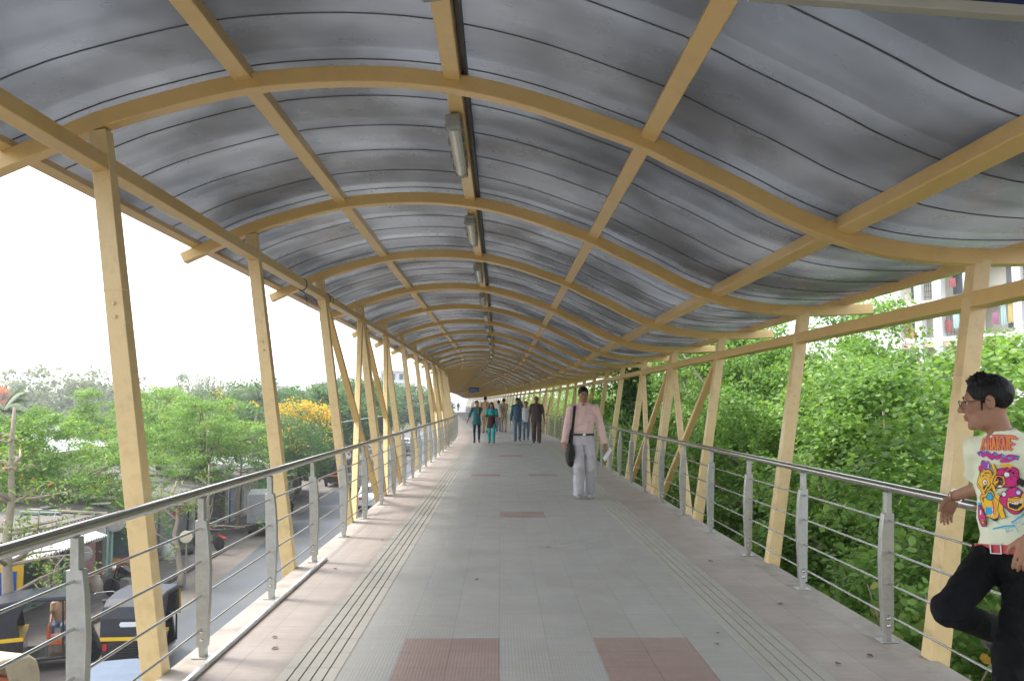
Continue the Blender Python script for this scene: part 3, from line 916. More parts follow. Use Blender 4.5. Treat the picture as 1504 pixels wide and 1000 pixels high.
# sheds behind
def shed(c, d, h, rz, label, wm='wall_beige', rm_='roof_white'):
    r = empty('shed', (c[0], c[1], G), rz, label, 'shed')
    m = MB(); m.box((0, 0, h / 2), (d[0], d[1], h)); m.build('wall', M[wm], r)
    m = MB()
    corr(m, 0, d[0] / 2 + .4, -d[1] / 2 - .3, d[1] / 2 + .3, h + .9, h, pitch=.3); corr(m, -d[0] / 2 - .4, 0, -d[1] / 2 - .3, d[1] / 2 + .3, h, h + .9, pitch=.3)
    m.build('roof', M[rm_], r)
    m = MB(); m.box((d[0] / 2 + .03, -d[1] * .2, 1.0), (.06, 1.0, 2.0)); m.build('door', M['brown'], r)
    m = MB(); m.box((d[0] / 2 + .03, d[1] * .2, 1.5), (.06, 1.2, .9)); m.build('window', M['dark'], r)
shed((-23, 33), (7, 9), 2.6, 0, 'low shed with a dusty grey roof behind the first shops', rm_='roof_grey')
shed((-24, 45), (8, 10), 2.7, .05, 'low grey-roofed shed behind the middle of the shop row', rm_='roof_grey')
shed((-36, 63), (11, 12), 2.9, .1, 'long shed with a bright white roof beyond the left trees')
shed((-45, 68), (12, 10), 2.9, -.1, 'white-roofed shed at the left picture edge beyond the trees')
shed((-28, 78), (7, 7), 4.6, .2, 'small white flat-fronted house among the trees between the first two street-side posts', 'wall_white')
# white boundary wall with pillars far left
r = empty('boundary_wall', (-62, 106, G), -.12, 'long white boundary wall with pillars below the far left treeline', 'wall')
MB().box((0, 0, 1.6), (34, .25, 3.2)).build('panel', M['wall_white'], r)
for k in range(12): MB().box((-16.5 + 3 * k, -.2, 1.8), (.5, .5, 3.6)).build('pillar', M['roof_white'], r)

# ---------------------------------------------------- trees on the street side
GS = 'street trees in front of the shops'
tA = tree((-16.2, 31.5, G), [(0, 0, 4.0, 2.9, 2.9, 1.5), (1.6, 1.0, 3.7, 1.9, 2.0, 1.2), (-1.9, -.6, 4.4, 2.0, 2.0, 1.2)], 900, 36, .36, .15, 'leaf_feather', 'feathery bright green tree with orange tints left of the first street-side post', group=GS, shape='feather', trunk_r=.15, seed=41, barkm='bark_pale', flat=.35, up=.8, nl=16, bough=(62, .72))
tB = tree((-14.5, 41.5, G), [(0, 0, 4.5, 3.0, 3.0, 1.8), (1.5, -1.2, 3.9, 2.0, 2.2, 1.3), (-1.3, 1.6, 4.6, 2.2, 2.0, 1.4)], 920, 36, .38, .16, 'leaf_feather', 'feathery green street tree right of the first street-side post', group=GS, shape='feather', trunk_r=.16, seed=43, flat=.35, up=.8, nl=16, bough=(62, .72))
tC = tree((-13.2, 50, G), [(0, 0, 4.2, 2.9, 2.9, 1.9), (1.4, -.6, 3.5, 1.9, 2, 1.4)], 560, 34, .48, .17, 'leaf_plain', 'green street tree with a few yellow blossoms over the parked box truck', group=GS, shape='feather', trunk_r=.16, seed=47, flat=.45, up=.7, extra=[('petal_yellow', .10, .14, 'blossom', .4)])
tD = tree((-14.3, 60, G), [(0, 0, 4.7, 2.1, 2.1, 1.6), (1.0, -.5, 4.0, 1.6, 1.6, 1.3)], 420, 30, .45, .17, 'leaf_plain', 'tree covered in yellow blossom between the second and third street-side posts', group=GS, shape='feather', trunk_r=.18, seed=53, extra=[('petal_yellow', .8, .20, 'blossom', .35)])
tE = tree((-13.6, 56.5, G), [(0, 0, 3.4, 2.5, 2.5, 1.7), (.8, -.6, 2.8, 1.9, 1.9, 1.4)], 520, 26, .5, .2, 'leaf_dark', 'dark green low-crowned tree in front of the yellow-blossom tree', group=GS, trunk_r=.15, seed=59)
tF = tree((-15.5, 76, G), [(0, 0, 5.0, 4.0, 4.0, 2.3), (1.5, -.8, 4.2, 2.6, 2.6, 1.9), (-2, 1, 4.4, 2.6, 2.6, 1.9)], 700, 26, .65, .28, 'leaf_plain', 'broad green tree seen between the crossed braces on the street side', group=GS, trunk_r=.2, seed=61)
recopy(tF, (-16, 92, G), 1.2, 1.1, 'broad green roadside tree behind the fifth street-side post', GS)
recopy(tF, (-18.5, 112, G), 2.6, 1.2, 'far green roadside tree behind the sixth and seventh street-side posts', GS)
recopy(tF, (-14, 140, G), 4.0, 1.2, 'distant green tree where the road disappears behind the posts', GS)
recopy(tC, (-19.5, 24.5, G), 1.0, (1.1, 1.1, .82), 'green tree behind the shops at the far left edge', GS)
recopy(tA, (-21, 36, G), 2.0, (1.1, 1.1, .8), 'feathery green tree behind the shop roofs left of the first street-side post', GS)
recopy(tB, (-21.5, 51, G), 2.4, 1.1, 'feathery green tree behind the shops in the gap between the first two street-side posts', GS)
recopy(tC, (-24, 63, G), .4, 1.2, 'yellow-sprinkled green tree beyond the sheds', GS)
recopy(tF, (-31, 50, G), .9, (.8, .8, .55), 'green tree in front of the white shed roofs', GS)
recopy(tF, (-24, 84, G), 3.3, 1.1, 'green tree right of the coconut palm', GS)
# bare sparse tree at the left edge
def bare_tree(loc, h, lean, label, seed, r0=.17, nb=14, leaves=90, group=None):
    g = np.random.default_rng(seed)
    r = empty('tree', loc, 0, label, 'tree', group)
    m = MB()
    tr = [np.array([lean[0] * t + g.normal() * .05, lean[1] * t + g.normal() * .05, h * t]) for t in np.linspace(0, 1, 9)]
    m.tube(tr, [r0 * (1 - .78 * t) * (1.25 if t == 0 else 1) for t in np.linspace(0, 1, 9)], 10)
    pp = []
    for k in range(nb):
        t = g.uniform(.3, .95); i = int(t * 8); st = tr[i]
        a = g.uniform(0, 6.28); ln = g.uniform(.9, 2.2) * (1.15 - t)* 1.5
        e = st + np.array([math.cos(a) * ln, math.sin(a) * ln, g.uniform(.0, .7) * ln])
        md = st * .5 + e * .5 + g.normal(size=3) * .12
        rr = r0 * .34
        m.tube([st, md, e], [rr, rr * .6, rr * .25], 6)
        for q in range(4):
            f = g.uniform(.4, 1); b = st * (1 - f) + e * f
            e2 = b + g.normal(size=3) * [.4, .4, .25] * ln * .6
            m.tube([b, b * .5 + e2 * .5 + g.normal(size=3) * .04, e2], [rr * .3, rr * .2, rr * .1], 4)
            for _ in range(leaves // nb): pp.append(e2 + g.normal(size=3) * .16)
    pp = np.array(pp)
    link('crown', leaf_mesh('crown', pp, g.normal(size=pp.shape) + [0, 0, .8], g.uniform(.09, .17, len(pp)), g.random(len(pp)), 'feather', g), M['leaf_feather'], r)
    m.build('trunk', M['bark_pale'], r, smooth=True, fix=False)
    return r
bare_tree((-12.1, 21.2, G), 6.2, (-.2, .3), 'half-bare pale-trunked tree standing in front of the shops at the left picture edge', 71, nb=26, leaves=420)
GT = 'thin street trees'
bare_tree((-12.2, 30.3, G), 3.4, (.1, .1), 'thin bare sapling in front of the mint-pillared shop', 73, .08, 12, 130, GT)
bare_tree((-10.9, 29.2, G), 3.6, (-.5, .8), 'leaning slim tree trunk beside the round white disc sign', 77, .12, 10, 130, GT)
bare_tree((-13.0, 42.2, G), 3.8, (.1, .2), 'slim trunk on the kerb left of the box truck', 79, .13, 8, 90, GT)
bare_tree((-12.3, 45.5, G), 3.8, (.15, 0), 'slim trunk directly beside the box truck', 83, .15, 8, 90, GT)
bare_tree((-12.9, 37.6, G), 3.6, (0, .3), 'slim trunk with a wide fork in front of the dark open shop', 85, .12, 9, 120, GT)
# palms
def palm(loc, h, fl, nf, label, seed, r0=.15, royal=False, lean=(0, 0), group='palms beyond the street'):
    g = np.random.default_rng(seed)
    r = empty('palm_tree', loc, 0, label, 'palm', group)
    top = np.array([lean[0], lean[1], h])
    MB().tube([(lean[0] * t * t, lean[1] * t * t, h * t) for t in np.linspace(0, 1, 8)], [r0 * (1.2 - .5 * t) for t in np.linspace(0, 1, 8)], 9).build('trunk', M['bark_pale'], r, smooth=True, fix=False)
    V, F, rn = [], [], []
    rib = MB()
    for k in range(nf):
        a = 2.4 * k + g.uniform(-.3, .3); el = g.uniform(-.25, 1.25); ln = fl * g.uniform(.8, 1.1)
        d = np.array([math.cos(a), math.sin(a), 0]); sd = np.array([-math.sin(a), math.cos(a), 0])
        pts = []
        for t in np.linspace(0, 1, 16):
            pts.append(top + d * ln * t * math.cos(el) + np.array([0, 0, 1]) * ln * (t * math.sin(el) - .75 * t * t * (1.1 - .4 * el)))
        rib.tube(pts[::3], [.03, .025, .018, .012, .008, .004][:len(pts[::3])], 4)
        cr = g.random()
        for i in range(2, 16):
            for q in range(2):
                for sg in (-1, 1):
                    b = pts[i] * (1 - .5 * q) + pts[i - 1] * .5 * q
                    ll = fl * .24 * math.sin(math.pi * (.12 + .85 * i / 16)) * g.uniform(.8, 1.1)
                    e = b + sd * sg * ll * .75 + d * ll * .45 - np.array([0, 0, ll * .45])
                    wv = d * .035 * fl / 3
                    n = len(V); V += [b - wv, b + wv, e]; F.append((n, n + 1, n + 2)); rn.append(np.clip(cr * .7 + g.random() * .3, 0, 1))
    me = bpy.data.meshes.new('crown'); me.from_pydata([tuple(v) for v in V], [], F)
    me.attributes.new('rnd', 'FLOAT', 'FACE').data.foreach_set('value', np.array(rn, np.float32))
    c = link('crown', me, M['frond'], r)
    rib.build('rib', M['frond'], c, fix=False)
    return r
palm((-21.6, 74, G), 6.6, 3.6, 20, 'tall coconut palm with upright fronds left of the second street-side post', 91, lean=(.5, 0))
palm((-22.9, 70, G), 4.4, 3.2, 16, 'lower coconut palm with drooping fronds in front of the tall palm', 93)
palm((-24, 41, G), 5.9, 2.6, 18, 'coconut palm at the left picture edge above the shop roofs', 95)
palm((-38, 108, G), 7.0, 2.6, 16, 'slender distant palm right of the first street-side post', 97, .12)
palm((-35.6, 110, G), 6.6, 2.6, 16, 'slender distant palm with a pale trunk left of the coconut palms', 99, .12)

# far woods and hazy trees
tH = tree((-85, 165, G), [(0, 0, 6, 15, 8, 6.2), (9, 0, 5, 10, 8, 5.0), (-11, 0, 4, 9, 7, 5)], 700, 22, 1.6, .8, 'leaf_grey', 'wide hazy mound of trees on the far left skyline', 'tree', trunk_r=.5, seed=101, shape='quad')
recopy(tH, (-62, 175, G), 1.0, (.5, .5, .95), 'rounded hazy tree right of the far left mound')
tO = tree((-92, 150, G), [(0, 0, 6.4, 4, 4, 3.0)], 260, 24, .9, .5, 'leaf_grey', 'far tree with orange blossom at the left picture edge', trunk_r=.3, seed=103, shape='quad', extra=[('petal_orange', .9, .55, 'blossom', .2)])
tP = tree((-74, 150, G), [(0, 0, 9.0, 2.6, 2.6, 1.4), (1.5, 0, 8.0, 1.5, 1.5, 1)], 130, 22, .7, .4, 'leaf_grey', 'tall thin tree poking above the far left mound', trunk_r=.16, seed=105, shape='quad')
far_g = 'trees along the far skyline'
for k, (x_, y_, s_, src) in enumerate(((-47, 120, 1.0, tF), (-41, 118, 1.05, tF), (-35, 125, 1.15, tF), (-29, 120, 1.1, tF), (-53, 128, 1.0, tF), (-27, 140, 1.35, tF), (-21, 150, 1.35, tF), (-33, 96, 1.0, tD))):
    recopy(src, (x_, y_, G), k * 1.7, s_, 'green tree %s on the far skyline between the street-side posts' % ('first', 'second', 'third', 'fourth', 'fifth', 'sixth', 'seventh', 'blossoming')[k], far_g)
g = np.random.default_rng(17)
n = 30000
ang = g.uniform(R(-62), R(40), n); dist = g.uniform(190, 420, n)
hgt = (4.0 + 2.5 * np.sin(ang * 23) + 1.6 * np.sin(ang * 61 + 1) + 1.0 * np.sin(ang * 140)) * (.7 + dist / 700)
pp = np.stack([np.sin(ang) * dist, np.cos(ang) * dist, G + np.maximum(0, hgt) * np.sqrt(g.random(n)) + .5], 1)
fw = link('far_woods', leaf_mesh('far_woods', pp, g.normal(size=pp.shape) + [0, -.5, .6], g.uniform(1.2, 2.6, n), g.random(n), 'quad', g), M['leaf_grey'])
tag(fw, 'belt of pale hazy woods along the horizon', 'woods', kind='stuff')

# --------------------------------------------------------- far apartment blocks
M['bld'] = mat('pale_plaster', (.66, .66, .64), .8, var=.08, vs=.3, dirt=(.5, .48, .45), ds=.2, da=.5)
M['glass_dark'] = mat('dark_window', (.06, .07, .08), .2)
def block(c, d, h, rz, label, nx, nz):
    r = empty('apartment_block', (c[0], c[1], G), rz, label, 'building', 'far apartment blocks')
    MB().box((0, 0, h / 2), (d[0], d[1], h)).build('wall', M['bld'], r)
    m = MB()
    fh = h / nz
    for j in range(nz): m.box((0, -d[1] / 2 - .25, fh * (j + 1) - .1), (d[0] + .2, .5, .2))
    m.build('ledge', M['wall_white'], r)
    for i in range(nx):
        for j in range(nz):
            if (i * 7 + j * 3) % 5 == 0: continue
            MB().box((-d[0] / 2 + d[0] * (i + .5) / nx, -d[1] / 2 - .02, fh * (j + .5)), (d[0] / nx * .5, .1, fh * .5)).build('window', M['glass_dark'], r)
    m = MB(); m.box((d[0] * .2, 0, h + 1.2), (d[0] * .2, d[1] * .4, 2.4)); m.build('tank_room', M['bld'], r)
block((-66, 235), (16, 10), 11, 0, 'small pale block of flats left of the second street-side post on the skyline', 5, 4)
block((-52, 240), (24, 12), 10, .1, 'long low pale building right of the second street-side post on the skyline', 9, 3)
block((-37, 230), (26, 12), 11.5, .1, 'pale hazy apartment block behind the third street-side post', 9, 4)
block((-26.5, 205), (6, 10), 14, .2, 'taller grey apartment block behind the fifth street-side post', 3, 5)

# ------------------------------------------- apartment block above the trees
M['cream_wall'] = mat('cream_wall', (.62, .58, .48), .8, var=.08, vs=.6)
M['pink_wall'] = mat('salmon_wall', (.68, .46, .37), .8, var=.1, vs=1)
A = Vector((33.5, 69, 0)); ru = math.atan2(-.85, .53)
r = empty('apartment_block', (A.x, A.y, G), ru, 'apartment block with white columns and laundry-filled balconies above the treetops', 'building')
# local: +x along the facade towards the viewer's right, outward = -y side of the rotation
Z0 = 6.7 - G
levels = [Z0 + 3 * k for k in range(-3, 5)]
x0, x1 = -1.4, 15.2
MB().box(((x0 + x1) / 2, 5.9, (levels[-1] + 3) / 2), (x1 - x0, 9.4, levels[-1] + 3)).build('wall', M['cream_wall'], r)
for z in levels:
    MB().box(((x0 + x1) / 2, .45, z - .12), (x1 - x0, 1.5, .34)).build('ledge', M['white'], r)
    MB().box(((x0 + x1) / 2, .02, z - .50), (x1 - x0, .5, .42)).build('spandrel', M['pink_wall'], r)
for k in range(-1, 2):
    for a_, b_ in ((-1.27, -.12), (1.15, 1.73), (2.7, 3.4), (5.2, 6.45)):
        a2, b2 = a_ + 7.72 * k, b_ + 7.72 * k
        if k == 1 and a_ < -1: continue
        if a2 < x0 or b2 > x1: continue
        MB().box(((a2 + b2) / 2, .0, (levels[-1] + 3) / 2), (b2 - a2, .7, levels[-1] + 3)).build('column', M['white'], r)
op = []
for k in range(-1, 2):
    for a_, b_ in ((-.12, 1.15), (1.73, 2.7), (3.4, 5.2)): op.append((a_ + 7.72 * k, b_ + 7.72 * k))
for i, (a_, b_) in enumerate(op):
    if b_ > x1 or a_ < -1: continue
    for j, z in enumerate(levels[2:6]):
        m = MB()
        if (i + j) % 3 == 0:
            for q in range(6): m.box((a_ + (b_ - a_) * (q + .5) / 6, .12, z + 1.3), (.03, .03, 2.2))
            for q in range(5): m.box(((a_ + b_) / 2, .12, z + .4 + .45 * q), (b_ - a_, .03, .03))
            m.build('grille', M['dark'], r)
        else:
            m.box(((a_ + b_) / 2, 1.17, z + 1.35), ((b_ - a_) * .8, .08, 1.7)); m.build('window', M['glass_dark'], r)
for k_, c_ in {'lx_orange': (.45, .20, .09), 'lx_red': (.34, .09, .08), 'lx_blue': (.09, .13, .28), 'lx_mint': (.36, .50, .47), 'lx_dark': (.06, .06, .07), 'lx_yellow': (.55, .42, .15), 'lx_magenta': (.34, .12, .22)}.items():
    M[k_] = mat('laundry_' + k_[3:], c_, .85, var=.2, vs=4)
GC = 'laundry on the apartment balconies'
rot = Matrix.Rotation(ru, 4, 'Z')
for k, (u_, z_, w_, h_, c_, lab) in enumerate((
    (.55, .55, .9, .8, 'orange', 'orange cloth draped on the lowest visible apartment balcony'), (.3, 1.3, .5, .9, 'red', 'red garment hanging above the orange cloth on the apartment balcony'),
    (.9, 1.7, .4, .6, 'blue', 'blue garment hanging on the leftmost apartment balcony'), (4.4, 1.2, .5, 1.1, 'mint', 'pale aqua cloth hanging on the balcony left of the nearest tree-side post'),
    (3.75, .9, .5, .9, 'red', 'red box-shaped cloth on the balcony left of the nearest tree-side post'), (4.9, 1.3, .4, 1.2, 'dark', 'dark garment hanging beside the aqua cloth'),
    (8.0, 1.4, .4, 1.5, 'mint', 'aqua cloth hanging on the balcony right of the nearest tree-side post'), (8.5, 1.5, .35, 1.4, 'yellow', 'yellow cloth hanging at the balcony corner right of the nearest tree-side post'),
    (7.4, 1.2, .4, .9, 'magenta', 'magenta garment hanging right of the nearest tree-side post'), (4.2, 4.3, .5, .7, 'red', 'red garment on the upper apartment balcony'))):
    p = A + rot @ Vector((u_, -.05, Z0 + z_)); p.z += G
    m = MB(); n = 7
    vs = []
    for q in range(n + 1):
        xx = w_ * (q / n - .5)
        for zz, yy in ((h_ / 2, 0), (0, .03), (-h_ / 2, .05)):
            for t in (0, .012): vs.append((xx, yy * math.sin(q * 2.1) + t, zz + .05 * math.sin(q * 1.7) * (zz < 0)))
    fs = []
    for q in range(n):
        for a_ in range(2):
            i = q * 6 + a_ * 2
            fs += [(i, i + 2, i + 8, i + 6), (i + 1, i + 7, i + 9, i + 3)]
        fs += [(q * 6, q * 6 + 6, q * 6 + 7, q * 6 + 1), (q * 6 + 4, q * 6 + 5, q * 6 + 11, q * 6 + 10)]
    fs += [(0, 1, 3, 2), (2, 3, 5, 4), (n * 6, n * 6 + 2, n * 6 + 3, n * 6 + 1), (n * 6 + 2, n * 6 + 4, n * 6 + 5, n * 6 + 3)]
    o = m.add(vs, fs).build('laundry', M['lx_' + c_]); o.location = p; o.rotation_euler = (0, 0, ru)
    tag(o, lab, 'laundry', GC)

# odd planks, poles and scraps thrown on the shop roofs
g = np.random.default_rng(44)
for k in range(26):
    y_ = g.uniform(24, 48); x_ = g.uniform(-18.5, -14.6); l_ = g.uniform(1.0, 3.2)
    zr = G + 2.45 + (FX + .45 - x_) * .55 / 5.65 + .085
    m = MB().box((0, 0, .03), (l_, g.uniform(.08, .4), .05))
    o = m.build('plank', M[('roof_white', 'brown', 'wall_beige', 'shutter', 'wall_teal')[k % 5]]); o.location = (x_, y_, zr); o.rotation_euler = (0, .097, g.uniform(0, 3.1))
    tag(o, 'weathered board lying loose on the shop roofs among the street trees', 'board', 'loose boards on the shop roofs')

# ================================================================ people
class SDF:
    def __init__(s, lo, hi, h):
        s.h = h; s.lo = np.array(lo, float)
        s.n = np.maximum(4, np.ceil((np.array(hi) - s.lo) / h).astype(int) + 1)
        s.D = np.full(s.n, 1.0, np.float32)
    def sub(s, lo, hi):
        a = np.clip(np.floor((np.array(lo) - s.lo) / s.h).astype(int), 0, s.n - 1)
        b = np.clip(np.ceil((np.array(hi) - s.lo) / s.h).astype(int) + 1, 1, s.n)
        sl = tuple(slice(i, j) for i, j in zip(a, b))
        ax = [(s.lo[i] + s.h * np.arange(a[i], b[i])).astype(np.float32) for i in range(3)]
        return sl, np.stack(np.meshgrid(*ax, indexing='ij'), -1)
    def put(s, sl, d, k, cut=False):
        a = s.D[sl]
        if cut: a = -a
        if k > 0:
            hh = np.maximum(k - np.abs(a - d), 0) / k
            r = np.minimum(a, d) - hh * hh * k * .25
        else: r = np.minimum(a, d)
        s.D[sl] = -r if cut else r
    def cap(s, a, b, ra, rb=None, k=.02, sq=None, cut=False, ends=None):
        """tapered limb; sq = (axis, factor) squeezes it along axis; ends = plane cuts [(point, normal)]"""
        rb = ra if rb is None else rb
        a, b = np.array(a, float), np.array(b, float)
        m = max(ra, rb) * (max(1, sq[1]) if sq else 1) + k + 2 * s.h
        sl, p = s.sub(np.minimum(a, b) - m, np.maximum(a, b) + m)
        if p.size == 0: return s
        q = p - a.astype(np.float32); ab = (b - a).astype(np.float32)
        t = np.clip((q @ ab) / max(ab @ ab, 1e-9), 0, 1)
        q = q - t[..., None] * ab
        if sq:
            u = np.array(sq[0], np.float32); u /= np.linalg.norm(u)
            c = q @ u
            q = q + (c * (1 / sq[1] - 1))[..., None] * u
        d = np.sqrt((q * q).sum(-1)) - (ra + (rb - ra) * t)
        if sq: d = d * min(1, sq[1])
        for pt, nv in (ends or []):
            d = np.maximum(d, (p - np.array(pt, np.float32)) @ np.array(nv, np.float32))
        s.put(sl, d, k, cut); return s
    def ell(s, c, r, rot=None, k=.02, cut=False):
        c, r = np.array(c, float), np.array(r, float)
        m = r.max() + k + 2 * s.h
        sl, p = s.sub(c - m, c + m)
        if p.size == 0: return s
        q = p - c.astype(np.float32)
        if rot is not None: q = q @ np.array(rot, np.float32)
        k0 = np.sqrt(((q / r) ** 2).sum(-1)); k1 = np.sqrt(((q / (r * r)) ** 2).sum(-1))
        d = np.where(k1 < 1e-6, -r.min(), k0 * (k0 - 1) / np.maximum(k1, 1e-6))
        s.put(sl, d.astype(np.float32), k, cut); return s
    def plane(s, pt, nv):     # keep the side opposite to nv
        sl, p = s.sub(s.lo, s.lo + s.n * s.h)
        s.D = np.maximum(s.D, (p - np.array(pt, np.float32)) @ np.array(nv, np.float32)); return s
    def wrinkle(s, amp, freq, seed, nd=7, stretch=(1, 1, 1)):
        g = np.random.default_rng(seed)
        near = np.abs(s.D) < 6 * s.h
        ii = np.argwhere(near)
        p = (s.lo + ii * s.h) * np.array(stretch)
        w = np.zeros(len(p))
        for _ in range(nd):
            d = unit(g.normal(size=3)) * freq * g.uniform(.5, 1.6)
            ph_ = p @ d + g.uniform(0, 6) + 1.1 * np.sin(p @ (unit(g.normal(size=3)) * freq * .45))
            gate = .5 + .5 * np.sin(p @ (unit(g.normal(size=3)) * freq * .35) + g.uniform(0, 6))
            w -= (2.2 * (1 - np.abs(np.sin(ph_ * .5))) ** 2 - .6) * gate
        s.D[near] += (amp * w / math.sqrt(nd)).astype(np.float32); return s
    def mesh(s, name, off=(0, 0, 0)):
        D = s.D
        D[0], D[-1], D[:, 0], D[:, -1], D[:, :, 0], D[:, :, -1] = [1.0] * 6
        I = D < 0
        cnt = np.zeros(s.n - 1, np.int8)
        for a in range(8):
            o = (a & 1, a >> 1 & 1, a >> 2)
            cnt += I[o[0]:s.n[0] - 1 + o[0], o[1]:s.n[1] - 1 + o[1], o[2]:s.n[2] - 1 + o[2]]
        mixed = (cnt > 0) & (cnt < 8)
        idx = np.argwhere(mixed)
        vid = np.full(mixed.shape, -1, np.int64); vid[mixed] = np.arange(len(idx))
        acc = np.zeros((len(idx), 3)); num = np.zeros(len(idx))
        cor = [np.array((a & 1, a >> 1 & 1, a >> 2)) for a in range(8)]
        for a in range(8):
            for b in range(a + 1, 8):
                if np.abs(cor[a] - cor[b]).sum() != 1: continue
                va = D[tuple((idx + cor[a]).T)]; vb = D[tuple((idx + cor[b]).T)]
                c = (va < 0) != (vb < 0)
                t = np.where(c, va / np.where(c, va - vb, 1), 0)
                acc += np.where(c[:, None], cor[a] + (cor[b] - cor[a]) * t[:, None], 0); num += c
        V = s.lo + (idx + acc / np.maximum(num, 1)[:, None]) * s.h - np.array(off)
        F = []
        for ax in range(3):
            u, v = (ax + 1) % 3, (ax + 2) % 3
            lo = [slice(None)] * 3; hi = [slice(None)] * 3
            lo[ax] = slice(0, -1); hi[ax] = slice(1, None)
            e = np.argwhere(I[tuple(lo)] != I[tuple(hi)])
            e = e[(e[:, u] > 0) & (e[:, v] > 0) & (e[:, u] < s.n[u] - 1) & (e[:, v] < s.n[v] - 1)]
            inside = I[tuple(e.T)]
            q = []
            for du, dv in ((1, 1), (0, 1), (0, 0), (1, 0)):
                c = e.copy(); c[:, u] -= du; c[:, v] -= dv
                q.append(vid[tuple(c.T)])
            q = np.stack(q, 1)
            q[~inside] = q[~inside][:, ::-1]
            F.append(q)
        F = np.concatenate(F)
        F = F[(F >= 0).all(1)]
        me = bpy.data.meshes.new(name)
        me.vertices.add(len(V)); me.vertices.foreach_set('co', V.astype(np.float32).ravel())
        me.loops.add(F.size); me.loops.foreach_set('vertex_index', F.astype(np.int32).ravel())
        me.polygons.add(len(F)); me.polygons.foreach_set('loop_start', (np.arange(len(F)) * 4).astype(np.int32))
        me.polygons.foreach_set('use_smooth', np.ones(len(F), bool))
        me.update(calc_edges=True)
        return me

V3 = lambda *a: np.array(a, float)
def nz(v): v = np.array(v, float); return v / max(np.linalg.norm(v), 1e-9)
def ik(a, b, l1, l2, hint):
    d = b - a; L_ = min(np.linalg.norm(d), (l1 + l2) * .999); u = nz(d)
    x_ = (l1 * l1 - l2 * l2 + L_ * L_) / (2 * L_)
    h_ = math.sqrt(max(l1 * l1 - x_ * x_, 0))
    hv = np.array(hint, float); hv = nz(hv - u * (hv @ u))
    return a + u * x_ + hv * h_

def skin_mat(name, c):
    m, nt, b = base(name)
    at = _n(nt, 'ShaderNodeAttribute', attribute_name='lip')
    v = coords(nt)
    cc = mixc(nt, noise(nt, v, 14, 4), [x * .85 for x in c], [x * 1.12 for x in c])
    cc = mixc(nt, at.outputs['Fac'], cc, (c[0] * .8, c[1] * .45, c[2] * .5))
    nt.links.new(cc, b.inputs['Base Color'])
    b.inputs['Roughness'].default_value = .48; b.inputs['Specular IOR Level'].default_value = .4
    b.inputs['Subsurface Weight'].default_value = .12; b.inputs['Subsurface Radius'].default_value = (.012, .005, .003); b.inputs['Subsurface Scale'].default_value = .6
    bn = _n(nt, 'ShaderNodeBump'); bn.inputs['Strength'].default_value = .15; bn.inputs['Distance'].default_value = .002
    nt.links.new(noise(nt, v, 220, 3), bn.inputs['Height']); nt.links.new(bn.outputs[0], b.inputs['Normal'])
    return m
M['skin'] = skin_mat('brown_skin', (.34, .175, .105))
M['skin_dark'] = skin_mat('dark_brown_skin', (.20, .10, .06))
M['hair'] = mat('black_hair', (.0035, .003, .003), .5, spec=.25, var=.3, vs=60, bump=.9, bs=70, scale=(1, 1, .25))
M['eye_white'] = mat('eye_white', (.45, .41, .38), .2, var=.02)
def cloth(name, c, var=.10, vs=12, bump=.25, r=.85): return mat(name, c, r, var=var, vs=vs, bump=bump, bs=160)

def face_prims(S, H, Fv, Uv, s, k=.012):
    """head prims into the skin field; returns the frame"""
    Fv = nz(Fv); Rv = nz(np.cross(Fv, Uv)); U = np.cross(Rv, Fv)
    B = np.stack([Rv, -Fv, U], 1)               # local x = wearer's right.. local -y = face
    T = lambda x_, y_, z_: H + B @ (np.array((x_, y_, z_)) * s)
    S.ell(T(0, .012, .030), V3(.074, .094, .088) * s, B, 0)
    S.ell(T(0, -.030, -.045), V3(.057, .064, .074) * s, B, .03 * s)
    S.cap(T(-.034, -.035, -.092), T(.034, -.035, -.092), .026 * s, k=.03 * s)
    S.ell(T(0, -.074, -.106), V3(.022, .018, .017) * s, B, .02 * s)
    S.cap(T(-.034, -.078, .024), T(.034, -.078, .024), .013 * s, k=.014 * s)
    for sx in (-1, 1): S.ell(T(sx * .042, -.066, -.022), V3(.020, .020, .020) * s, B, .02 * s)
    for sx in (-1, 1): S.ell(T(sx * .031, -.096, .002), V3(.0150, .012, .0060) * s, B, .008 * s, cut=True)
    S.cap(T(0, -.088, .012), T(0, -.113, -.030), .0085 * s, .0125 * s, .010 * s)
    for sx in (-1, 1): S.ell(T(sx * .013, -.100, -.034), V3(.010, .012, .009) * s, B, .006 * s)
    S.ell(T(0, -.094, -.060), V3(.024, .011, .0075) * s, B, .005 * s)
    S.ell(T(0, -.092, -.072), V3(.021, .011, .0085) * s, B, .005 * s)
    S.ell(T(0, -.108, -.066), V3(.026, .010, .0018) * s, B, .003 * s, cut=True)
    for sx in (-1, 1):
        S.ell(T(sx * .077, .012, -.006), V3(.011, .020, .033) * s, B, .006 * s)
        S.ell(T(sx * .088, .008, .002), V3(.008, .011, .018) * s, B, .005 * s, cut=True)
    return T, B

